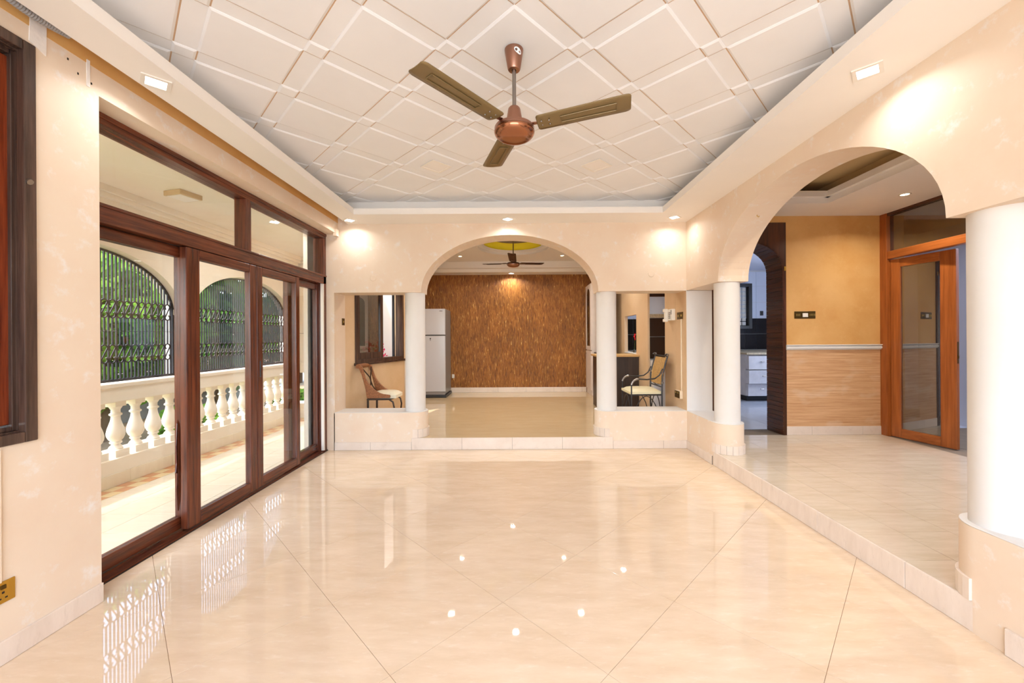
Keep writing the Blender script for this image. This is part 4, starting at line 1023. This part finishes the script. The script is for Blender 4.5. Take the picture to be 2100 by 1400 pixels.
wr_ = MB().tube([(-3.45, -0.4, 1.40), (-3.45, 3.0, 1.385), (-3.45, 6.6, 1.40)], 0.003, 6)
tag(wr_.build('clothes_line', 'black'), 'thin dark line strung along the veranda in front of the grilles', 'line')

# ================================================================== OUTSIDE
struct(MB().box(-60, -3.85, -30, 60, -0.7, -0.55).box(-3.85, -2.6, 6.95, 60, -0.7, -0.55).build('ground', 'soil'), 'bare brown garden soil outside the veranda', 'ground')
tag(MB().box(-6.4, -4.6, -4, 16, -0.55, -0.52).build('lawn', 'grass'), 'strip of lawn outside the balustrade', 'lawn', kind='structure')
struct(MB().box(-12, -9.2, -20, 40, -0.55, -0.53).build('road', 'asphalt'), 'grey road beyond the garden', 'road')
struct(MB().box(-9.0, -8.8, -20, 13, -0.55, 0.55).build('wall_garden', 'boundary'), 'low garden boundary wall beyond the lawn', 'wall')
def tree(x, y, h, r, n, leaf, name, label, squash=0.8, trunk_r=0.12, zc=None, ls=0.16):
    t = thing(name, label, 'tree' if h > 2.2 else 'shrub', (x, y, -0.55), group='trees and shrubs outside the veranda')
    zc = zc if zc is not None else h - r * squash
    MB().tube([(x, y, -0.55), (x + 0.05, y, zc * 0.5), (x, y + 0.05, zc + 0.2)], [trunk_r, trunk_r * 0.75, trunk_r * 0.4], 8).build('trunk', 'bark', t, smooth=True)
    rnd = random.Random(int(x * 31 + y * 17)); vs = []; fs = []
    for i in range(n):
        u = Vector((rnd.gauss(0, 1), rnd.gauss(0, 1), rnd.gauss(0, 1))).normalized() * (rnd.random() ** 0.45)
        c = Vector((x + u.x * r, y + u.y * r, zc + u.z * r * squash))
        d = Vector((rnd.gauss(0, 1), rnd.gauss(0, 1), rnd.gauss(0, 0.6))).normalized(); e = d.cross(Vector((rnd.gauss(0, 1), rnd.gauss(0, 1), rnd.gauss(0, 1)))).normalized()
        s_ = ls * (0.7 + 0.6 * rnd.random()); k_ = len(vs)
        vs += [c - d * s_, c + e * s_ * 0.42, c + d * s_, c - e * s_ * 0.42]; fs.append((k_, k_ + 1, k_ + 2, k_ + 3))
    o = MB().add(vs, fs).build('foliage', leaf, t); o['kind'] = 'stuff'
for (x_, y_, r_, n_, lf_, lb_) in (
    (-7.6, 7.3, 1.65, 3000, 'leaf_mid', 'mid green tree behind the nearer veranda grille'),
    (-8.3, 11.1, 1.85, 3200, 'leaf_dark', 'dark green tree behind the second veranda grille'),
    (-6.0, 14.9, 1.75, 2600, 'leaf_light', 'pale green tree beyond the end of the veranda'),
    (-11.9, 8.9, 2.0, 3000, 'leaf_dark', 'dark green tree across the road behind the first arch'),
    (-12.6, 13.6, 2.1, 3000, 'leaf_mid', 'mid green tree far across the road'),
    (-4.1, 10.6, 1.35, 2200, 'leaf_light', 'light leaved tree showing in the end arch of the veranda'),
    (-7.9, 3.6, 1.6, 2600, 'leaf_dark', 'dark green tree outside the nearest part of the veranda'),
    (-9.2, 16.9, 1.7, 2200, 'leaf_mid', 'mid green tree at the far end of the garden')):
    tree(x_, y_, 3.6, r_, n_, lf_, 'garden_tree', lb_, 1.05, 0.11, 1.75 if r_ < 2 else 2.0, 0.17)
for i, (x_, y_, hh, lf_) in enumerate(((-5.7, 6.9, 0.5, 'leaf_mid'), (-5.5, 9.6, 0.6, 'leaf_dark'))):
    tree(x_, y_, hh, 0.45, 500, lf_, 'garden_shrub', ['mid green shrub outside the second arch', 'dark green low shrub beyond the balustrade'][i], 0.7, 0.03, -0.12, 0.09)
# bougainvillea outside the back window
bg = thing('flowering_plant', 'pink flowering plant outside the dark back window', 'plant', (-2.25, 6.3, 0.0))
rnd = random.Random(3); stv = MB(); vs = []; fs = []; lv = []; lfs = []
for i in range(9):
    b0 = Vector((-2.25, 6.3, 0.0)); tp = Vector((-2.24 + rnd.uniform(-0.13, 0.13), 6.24 + rnd.uniform(-0.16, 0.16), rnd.uniform(0.95, 1.28)))
    stv.tube([b0, b0.lerp(tp, 0.5) + Vector((rnd.uniform(-0.03, 0.03), 0, 0)), tp], 0.005, 5)
    for j in range(26):
        c = tp + Vector((rnd.gauss(0, 0.045), rnd.gauss(0, 0.045), rnd.gauss(-0.02, 0.05)))
        d = Vector((rnd.gauss(0, 1), rnd.gauss(0, 1), rnd.gauss(0, 1))).normalized(); e = d.orthogonal().normalized()
        tgt, tf = (vs, fs) if j % 4 else (lv, lfs)
        k_ = len(tgt); s_ = 0.024
        tgt += [c - d * s_, c + e * s_ * 0.7, c + d * s_, c - e * s_ * 0.7]; tf.append((k_, k_ + 1, k_ + 2, k_ + 3))
stv.build('stems', 'stem_green', bg)['kind'] = 'stuff'
o = MB().add(vs, fs).build('blossoms', 'pink_petal', bg); o['kind'] = 'stuff'
o = MB().add(lv, lfs).build('leaves', 'leaf_mid', bg); o['kind'] = 'stuff'
struct(MB().box(-2.5, -2.0, 5.2, 6.52, -0.3, -0.002).build('floor_planter', 'soil'), 'planted bed outside the back window', 'ground')

# ================================================================== FURNITURE IN THE BACK ROOM
# --- refrigerator
fx0, fx1, fy0, fy1 = -2.02, -1.40, 7.82, 8.48
fg = thing('refrigerator', 'tall silver two door refrigerator standing by the brown textured wall', 'refrigerator', ((fx0 + fx1) / 2, (fy0 + fy1) / 2, ZR))
MB().box(fx0 - 0.01, fx1 + 0.02, fy0 - 0.01, fy1, ZR, ZR + 0.055).build('base_stand', 'fridge_dark', fg, bevel=0.01)
MB().box(fx0, fx1, fy0 + 0.05, fy1, ZR + 0.07, 1.885).build('body', 'fridge_side', fg, bevel=0.006)
MB().box(fx0 + 0.01, fx1 - 0.01, fy0 + 0.02, fy0 + 0.06, ZR + 0.055, ZR + 0.11).build('kick_plate', 'grey_plastic', fg, bevel=0.004)
du = MB().box(fx0, fx1, fy0, fy0 + 0.045, 1.373, 1.885).build('freezer_door', 'fridge_front', fg, bevel=0.01)
MB().box(fx1 - 0.11, fx1 - 0.05, fy0 - 0.002, fy0 + 0.001, 1.835, 1.845).build('badge', 'fridge_dark', du)
dl_ = MB().box(fx0, fx1, fy0, fy0 + 0.045, ZR + 0.115, 1.355).build('fridge_door', 'fridge_front', fg, bevel=0.01)
MB().box(fx0, fx1, fy0 + 0.012, fy0 + 0.05, 1.355, 1.373).build('door_gap', 'fridge_dark', fg)
MB(Matrix.Translation((-1.69, fy0, 1.30)) @ Matrix.Rotation(R(90), 4, 'X')).lathe([(0.0, 0.006), (0.012, 0.006), (0.014, 0.0)], (0, 0, 0), 16, False).box(-0.004, 0.004, -0.045, -0.01, 0.0, 0.006).build('lock', 'fridge_dark', dl_)
# white socket by the fridge
sk = thing('wall_socket', 'small white socket on the brown wall beside the refrigerator', 'socket', (-1.35, 8.56, 0.45))
MB().box(-1.385, -1.335, 8.535, 8.56, 0.45, 0.53).build('plate', 'white_plastic', sk, bevel=0.003)
MB().box(-1.37, -1.35, 8.531, 8.535, 0.495, 0.515).build('rocker', 'white_plastic', sk, bevel=0.001)

# --- display cabinet on the right of the back room
cb = thing('display_cabinet', 'tall pale cabinet with arched glass door at the right end of the brown wall', 'cabinet', (1.75, 8.2, ZR))
X0 = 1.485
MB().box(X0 + 0.02, 1.86, 7.96, 8.52, ZR, 2.40).build('carcass', 'cabinet_white', cb, bevel=0.003)
dg = MB()
dg.arch_wall('y', 7.965, 8.515, X0, X0 + 0.02, 2.38, 8.24, 0.19, 2.18, 0.13, 24)
dg.box(X0, X0 + 0.02, 7.965, 8.05, 1.05, 2.18).box(X0, X0 + 0.02, 8.43, 8.515, 1.05, 2.18).box(X0, X0 + 0.02, 8.05, 8.43, 1.05, 1.13)
ud = dg.build('upper_door', 'cabinet_white', cb)
MB().prism([(8.05, 1.13), (8.43, 1.13), (8.43, 2.18)] + [(8.24 + 0.19 * math.cos(R(t)), 2.18 + 0.13 * math.sin(R(t))) for t in range(15, 180, 15)] + [(8.05, 2.18)], lambda p: (X0 + 0.008, p[0], p[1]), lambda p: (X0 + 0.012, p[0], p[1])).build('glass', 'tinted_glass', ud)
MB().box(X0 + 0.014, X0 + 0.0195, 8.05, 8.43, 1.13, 2.31).build('dark_interior', 'wenge_z', ud)
MB().box(X0, X0 + 0.02, 7.965, 8.515, ZR + 0.11, 1.03).build('lower_door', 'cabinet_white', cb, bevel=0.003)
for zz in (1.01, 1.09): MB(Matrix.Translation((X0, 8.45, zz - 0.04)) @ Matrix.Rotation(R(-90), 4, 'Y')).lathe([(0.004, 0), (0.004, 0.012), (0.010, 0.018), (0.0, 0.022)], (0, 0, 0), 12, False).build('knob', 'dark_brass', cb)
ds = thing('dresser', 'pale drawer unit with worktop and glazed top beside the tall cabinet', 'cabinet', (1.7, 7.75, ZR))
MB().box(1.575, 1.80, 7.56, 7.955, ZR, 0.985).build('carcass', 'cabinet_white', ds, bevel=0.003)
MB().box(1.545, 1.80, 7.55, 7.955, 0.985, 1.01).build('worktop', 'wenge_y', ds, bevel=0.003)
for (z0, z1) in ((0.80, 0.975), (0.60, 0.79), (0.40, 0.59), (0.20, 0.39)):
    dd = MB().box(1.555, 1.575, 7.57, 7.935, z0, z1).build('drawer', 'cabinet_white', ds, bevel=0.004)
    MB().tube([(1.556, 7.70, (z0 + z1) / 2), (1.535, 7.71, (z0 + z1) / 2), (1.535, 7.79, (z0 + z1) / 2), (1.556, 7.80, (z0 + z1) / 2)], 0.005, 6).build('handle', 'dark_brass', dd)
MB().box(1.66, 1.80, 7.56, 7.955, 1.01, 2.38).build('upper_carcass', 'wenge_z', ds)
lf2 = MB().box(1.64, 1.66, 7.565, 7.62, 1.05, 2.36).box(1.64, 1.66, 7.81, 7.86, 1.05, 2.36).box(1.64, 1.66, 7.62, 7.81, 1.05, 1.12).box(1.64, 1.66, 7.62, 7.81, 2.28, 2.36).build('upper_door', 'cabinet_white', ds, bevel=0.003)
MB().box(1.648, 1.652, 7.62, 7.81, 1.12, 2.28).build('glass', 'tinted_glass', lf2)
# --- bar counter under the hatch
bar = thing('bar_counter', 'dark wood bar counter with tan top under the serving hatch', 'counter', (1.66, 6.75, ZR))
MB().box(1.34, 1.995, 6.50, 6.98, ZR, 0.985).build('front_panel', 'wenge_z', bar, bevel=0.003)
MB().box(1.31, 1.999, 6.47, 7.02, 0.985, 1.017).build('top', 'counter_tan', bar, bevel=0.004)
struct(MB().box(1.99, 2.07, 6.645, 7.355, 1.02, 1.037).build('trim_20', 'white_paint', bevel=0.003), 'white sill strip in the serving hatch above the bar counter', 'sill')
# red flower in the hatch
rf = thing('red_flower', 'red flower leaning in the serving hatch', 'flower', (2.045, 6.93, 1.038))
MB().tube([(2.04, 6.90, 1.045), (2.04, 6.87, 1.15), (2.02, 6.78, 1.315)], 0.004, 6).build('stem', 'stem_green', rf)
MB().lathe([(0.0, 0.0), (0.02, 0.0), (0.022, 0.02), (0.012, 0.05), (0.012, 0.06)], (2.04, 6.90, 1.038), 14, False).build('bud_vase', 'tinted_glass', rf, smooth=True)
for i in range(9):
    a = 2 * PI * i / 9; b0 = Vector((2.02, 6.78, 1.315)); d = Vector((0.2 * math.sin(i), math.cos(a), math.sin(a))).normalized(); e = d.cross(Vector((1, 0, 0))).normalized()
    s_ = 0.055 + 0.015 * (i % 2)
    MB().add([b0, b0 + d * s_ * 0.6 + e * 0.022, b0 + d * s_ + Vector((-0.012, 0, 0)), b0 + d * s_ * 0.6 - e * 0.022], [(0, 1, 2, 3)]).build('petal', 'red_petal', rf)

# --- iron arm chair on the right
def C(px, py, z): return (px, py, z)
ch = thing('armchair', 'wrought iron armchair with cream seat and woven back by the right opening', 'chair', (1.67, 5.32, ZR))
XF, XB, YA, YZ = 1.47, 1.86, 5.10, 5.54
zs_ = 0.575
# seat cushion (domed)
def cushion(x0, x1, y0, y1, z0, h, n=8, taper=0.0):
    vs = []; fs = []
    for i in range(n + 1):
        for j in range(n + 1):
            u = -1 + 2 * i / n; v = -1 + 2 * j / n
            k_ = (1 - u ** 6) * (1 - v ** 6)
            w = 1 - taper * (u + 1) / 2
            x = (x0 + x1) / 2 + u * (x1 - x0) / 2; y = (y0 + y1) / 2 + v * w * (y1 - y0) / 2
            vs.append((x, y, z0 + h * (0.45 + 0.55 * k_)))
    for i in range(n):
        for j in range(n):
            A = i * (n + 1) + j; fs.append((A, A + 1, A + n + 2, A + n + 1))
    m = MB().add(vs, fs)
    ring = [i * (n + 1) for i in range(n + 1)] + [n * (n + 1) + j for j in range(1, n + 1)] + [i * (n + 1) + n for i in range(n - 1, -1, -1)] + [j for j in range(n - 1, 0, -1)]
    base = len(m.v); m.v += [(m.v[r][0], m.v[r][1], z0) for r in ring]; K = len(ring)
    for i in range(K): m.f.append((ring[i], ring[(i + 1) % K], base + (i + 1) % K, base + i))
    m.f.append(tuple(range(base, base + K))); return m
cushion(XF - 0.015, XB + 0.01, YA + 0.005, YZ - 0.005, zs_, 0.065, taper=0.06).build('seat', 'cushion_yellow', ch, smooth=True)
MB().box(XF, XB, YA, YZ, zs_ - 0.02, zs_).build('seat_frame', 'wrought_iron', ch, bevel=0.004)
for (yy, s_) in ((YA, 1), (YZ, -1)):
    MB().tube([(XF, yy, ZR), (XF, yy, zs_)], 0.010, 8).build('leg', 'wrought_iron', ch, smooth=True)
    MB().tube([(XB + 0.03, yy, ZR), (XB, yy, 0.40), (XB, yy, zs_), (XB + 0.005, yy, 0.80), (XB + 0.05, yy, 0.98), (XB + 0.075, yy, 1.06), (XB + 0.06, yy, 1.085), (XB + 0.04, yy, 1.07)], 0.011, 8).build('back_post', 'wrought_iron', ch, smooth=True)
    arm = [(XF, yy, zs_), (XF, yy, 0.68)] + [(XF + 0.09 - 0.09 * math.cos(R(t)), yy, 0.68 + 0.09 * math.sin(R(t))) for t in range(15, 91, 15)] + [(XF + 0.2, yy, 0.763), (XF + 0.30, yy, 0.775), (XB - 0.03, yy, 0.82), (XB + 0.01, yy, 0.90)]
    MB().tube(arm, 0.009, 8).build('arm', 'wrought_iron', ch, smooth=True)
    gp = [(XF + 0.09 - 0.09 * math.cos(R(t)), yy, 0.68 + 0.09 * math.sin(R(t))) for t in range(10, 91, 10)]
    MB().tube(gp, 0.013, 8).build('arm_grip', 'steel', ch, smooth=True)
    MB().tube([(XF + 0.03 + 0.32 * t / 12, yy, 0.30 + 0.25 * math.sin(PI * t / 12) ** 0.7) for t in range(13)], 0.006, 6).build('brace', 'wrought_iron', ch, smooth=True)
for xx in (XF, XB):
    MB().tube([(xx, YA + 0.03 + (YZ - YA - 0.06) * t / 12, 0.30 + 0.25 * math.sin(PI * t / 12) ** 0.7) for t in range(13)], 0.006, 6).build('brace', 'wrought_iron', ch, smooth=True)
MB().tube([(XB + 0.002, YA, 0.665), (XB + 0.002, YZ, 0.665)], 0.008, 6).tube([(XB + 0.004, YA, 0.71), (XB + 0.004, (YA + YZ) / 2, 0.675), (XB + 0.004, YZ, 0.71)], 0.006, 6).build('back_rail', 'wrought_iron', ch, smooth=True)
MB().tube([(XB + 0.07, YA + 0.02, 1.06), (XB + 0.07, YZ - 0.02, 1.06)], 0.009, 6).build('top_rail', 'wrought_iron', ch, smooth=True)
bk = MB()
bk.prism([(YA + 0.02, 0.69), (YA + 0.16, 0.69), (YA + 0.17, 0.85), (YA + 0.15, 1.04), (YA + 0.01, 1.04), (YA + 0.0, 0.85)], lambda p: (XB - 0.002 + max(0, p[1] - 0.80) * 0.27, p[0], p[1]), lambda p: (XB + 0.016 + max(0, p[1] - 0.80) * 0.27, p[0], p[1]))
bk.build('back_panel', 'woven_back', ch, bevel=0.006); bk = MB()
bk.prism([(YA + 0.17, 0.69), (YZ - 0.03, 0.69), (YZ - 0.02, 0.85), (YZ - 0.03, 1.04), (YA + 0.16, 1.04), (YA + 0.18, 0.85)], lambda p: (XB - 0.002 + max(0, p[1] - 0.80) * 0.27, p[0], p[1]), lambda p: (XB + 0.016 + max(0, p[1] - 0.80) * 0.27, p[0], p[1]))
bk.build('back_panel', 'woven_back', ch, bevel=0.006)
for yy in (YA, YZ):
    for (dx, zz) in ((0.075, 1.075), (0.008, 0.84), (0.004, 0.72)): MB().lathe([(0.0, -0.018), (0.014, -0.012), (0.018, 0.0), (0.014, 0.012), (0.0, 0.018)], (XB + dx, yy, zz), 10, False).build('collar', 'steel', ch, smooth=True)

# --- rattan side chair on the left
rc = thing('side_chair', 'rattan side chair with rolled top rail and cream cushion under the dark window', 'chair', (-1.78, 5.3, ZR), 0)
BX, FX, NY, FY = -1.928, -1.63, 5.13, 5.46
prof = [(-1.928, 0.538), (-1.633, 0.544), (-1.628, 0.565), (-1.633, 0.581), (-1.675, 0.587), (-1.715, 0.592), (-1.756, 0.604), (-1.80, 0.628), (-1.838, 0.66), (-1.875, 0.697), (-1.908, 0.738), (-1.928, 0.768), (-1.943, 0.80), (-1.965, 0.87), (-1.986, 0.94), (-2.01, 0.968), (-2.03, 0.975), (-2.045, 0.95), (-2.026, 0.92), (-1.99, 0.84), (-1.966, 0.765), (-1.945, 0.66), (-1.937, 0.61)]
for yy in (NY, FY):
    MB().prism(prof, lambda p: (p[0], yy - 0.016, p[1]), lambda p: (p[0], yy + 0.016, p[1])).build('side_panel', 'rattan', rc, bevel=0.006)
MB().tube([(BX - 0.105, NY - 0.03, 0.952), (BX - 0.105, FY + 0.03, 0.952)], 0.029, 14).build('top_rail', 'rattan', rc, smooth=True)
MB().box(BX, FX + 0.012, NY - 0.016, FY + 0.016, 0.515, 0.535).build('seat_frame', 'chair_iron', rc, bevel=0.003)
cushion(BX + 0.03, FX + 0.07, NY + 0.02, FY - 0.02, 0.535, 0.085).build('cushion', 'cushion_cream', rc, smooth=True)
for yy in (NY, FY):
    MB().box(BX, BX + 0.022, yy - 0.011, yy + 0.011, ZR, 0.515).build('leg', 'chair_iron', rc, bevel=0.003)
    MB().tube([(FX - 0.01, yy, 0.52), (FX + 0.035, yy, 0.49), (FX + 0.05, yy, 0.42), (FX + 0.035, yy, 0.30), (FX + 0.01, yy, ZR)], 0.011, 8).build('leg', 'chair_iron', rc, smooth=True)
    MB().tube([(BX + 0.02, yy, 0.52), (BX - 0.03, yy, 0.74), (BX - 0.085, yy, 0.94)], 0.009, 6).build('back_post', 'chair_iron', rc, smooth=True)
for s_ in (0, 1):
    xb = MB()
    y0, y1 = (NY, FY) if s_ == 0 else (FY, NY)
    xb.tube([(BX - 0.065, y0, 0.93), (BX - 0.02, (y0 * 0.55 + y1 * 0.45), 0.80), (BX - 0.012, (y0 + y1) / 2, 0.75), (BX, (y0 * 0.4 + y1 * 0.6), 0.68), (BX + 0.02, y1, 0.56)], 0.008, 6)
    xb.build('cross_bar', 'chair_iron', rc, smooth=True)

# ================================================================== KITCHEN UNITS
ku = thing('kitchen_base_unit', 'pale kitchen base unit along the far wall of the kitchen', 'cabinet', (3.4, 8.4, ZR))
MB().box(2.35, 4.60, 8.22, 8.70, ZR + 0.1, 0.98).build('carcass', 'kitchen_white', ku)
MB().box(2.35, 4.60, 8.27, 8.70, ZR, ZR + 0.1).build('plinth', 'grey_plastic', ku)
for (a, b_) in steps(2.36, 4.60, 0.45):
    dd = MB().box(a + 0.003, b_ - 0.003, 8.20, 8.22, ZR + 0.11, 0.97).build('door', 'kitchen_white', ku, bevel=0.003)
    MB().tube([(b_ - 0.05, 8.19, 0.85), (b_ - 0.05, 8.175, 0.86), (b_ - 0.05, 8.175, 0.92), (b_ - 0.05, 8.19, 0.93)], 0.005, 6).build('handle', 'steel', dd)
kt = thing('worktop', 'speckled tan worktop running round the kitchen', 'worktop', (4.2, 8.3, 0.98))
MB().box(2.34, 5.74, 8.17, 8.71, 0.98, 1.015).box(4.10, 5.74, 7.09, 8.17, 0.98, 1.015).build('slab', 'worktop', kt, bevel=0.004)
kd = thing('drawer_unit', 'white marbled drawer unit with drawers pulled open in the kitchen', 'cabinet', (4.6, 7.6, ZR))
MB().box(4.13, 5.74, 7.18, 8.16, ZR + 0.1, 0.979).build('carcass', 'kitchen_white', kd)
MB().box(4.18, 5.74, 7.24, 8.16, ZR, ZR + 0.1).build('plinth', 'black', kd)
for (z0, z1, pull) in ((0.715, 0.955, 0.08), (0.465, 0.70, 0.12), (0.24, 0.455, 0.06)):
    dd = MB().box(4.14 - (0.02 if pull > 0.1 else 0), 4.90, 7.18 - pull, 7.20, z0, z1).build('drawer', 'kitchen_white', kd, bevel=0.004)
    MB().tube([(4.36, 7.178 - pull, (z0 + z1) / 2 + 0.02), (4.36, 7.16 - pull, (z0 + z1) / 2 + 0.02), (4.41, 7.16 - pull, (z0 + z1) / 2 + 0.02), (4.41, 7.178 - pull, (z0 + z1) / 2 + 0.02)], 0.006, 6).build('handle', 'steel', dd)
kwn = thing('window_3', 'black framed kitchen window half hidden behind the hall column', 'window', (4.9, 8.7, 1.48), kind='structure')
win = MB(Matrix(((0, 1, 0, 0), (1, 0, 0, 0), (0, 0, 1, 0), (0, 0, 0, 1))))
win_frame(win, 8.60, 8.71, 4.55, 5.10, 1.47, 2.45, 0.07).build('frame', 'black', kwn, bevel=0.004)
MB().box(4.62, 5.03, 8.66, 8.666, 1.54, 2.38).build('pane', 'glass', kwn)
emit('window_daylight', (0.75, 0.82, 0.80, 1), 0.5)
# pierced screen blocks behind that pane
pb = MB()
for i in range(4):
    for j in range(9): pb.box(4.63 + i * 0.10, 4.71 + i * 0.10, 8.69, 8.705, 1.55 + j * 0.092, 1.625 + j * 0.092)
pb.build('screen_block', 'rough_plaster', kwn)['kind'] = 'stuff'
so_ = thing('light_switch', 'dark switch on the white kitchen tiles', 'switch', (5.36, 8.71, 1.78))
MB().box(5.33, 5.40, 8.70, 8.712, 1.76, 1.86).build('plate', 'fridge_dark', so_, bevel=0.002)
MB().box(5.355, 5.375, 8.695, 8.70, 1.79, 1.83).build('rocker', 'black', so_)
kc = thing('kitchen_cupboard', 'white low cupboard seen through the doorway behind the right chair', 'cabinet', (2.38, 5.95, ZR))
MB().box(2.035, 2.60, 5.92, 6.13, ZR, 0.955).build('carcass', 'kitchen_white', kc, bevel=0.003)
MB().box(2.04, 2.595, 5.90, 5.92, ZR + 0.08, 0.945).build('door', 'kitchen_white', kc, bevel=0.003)
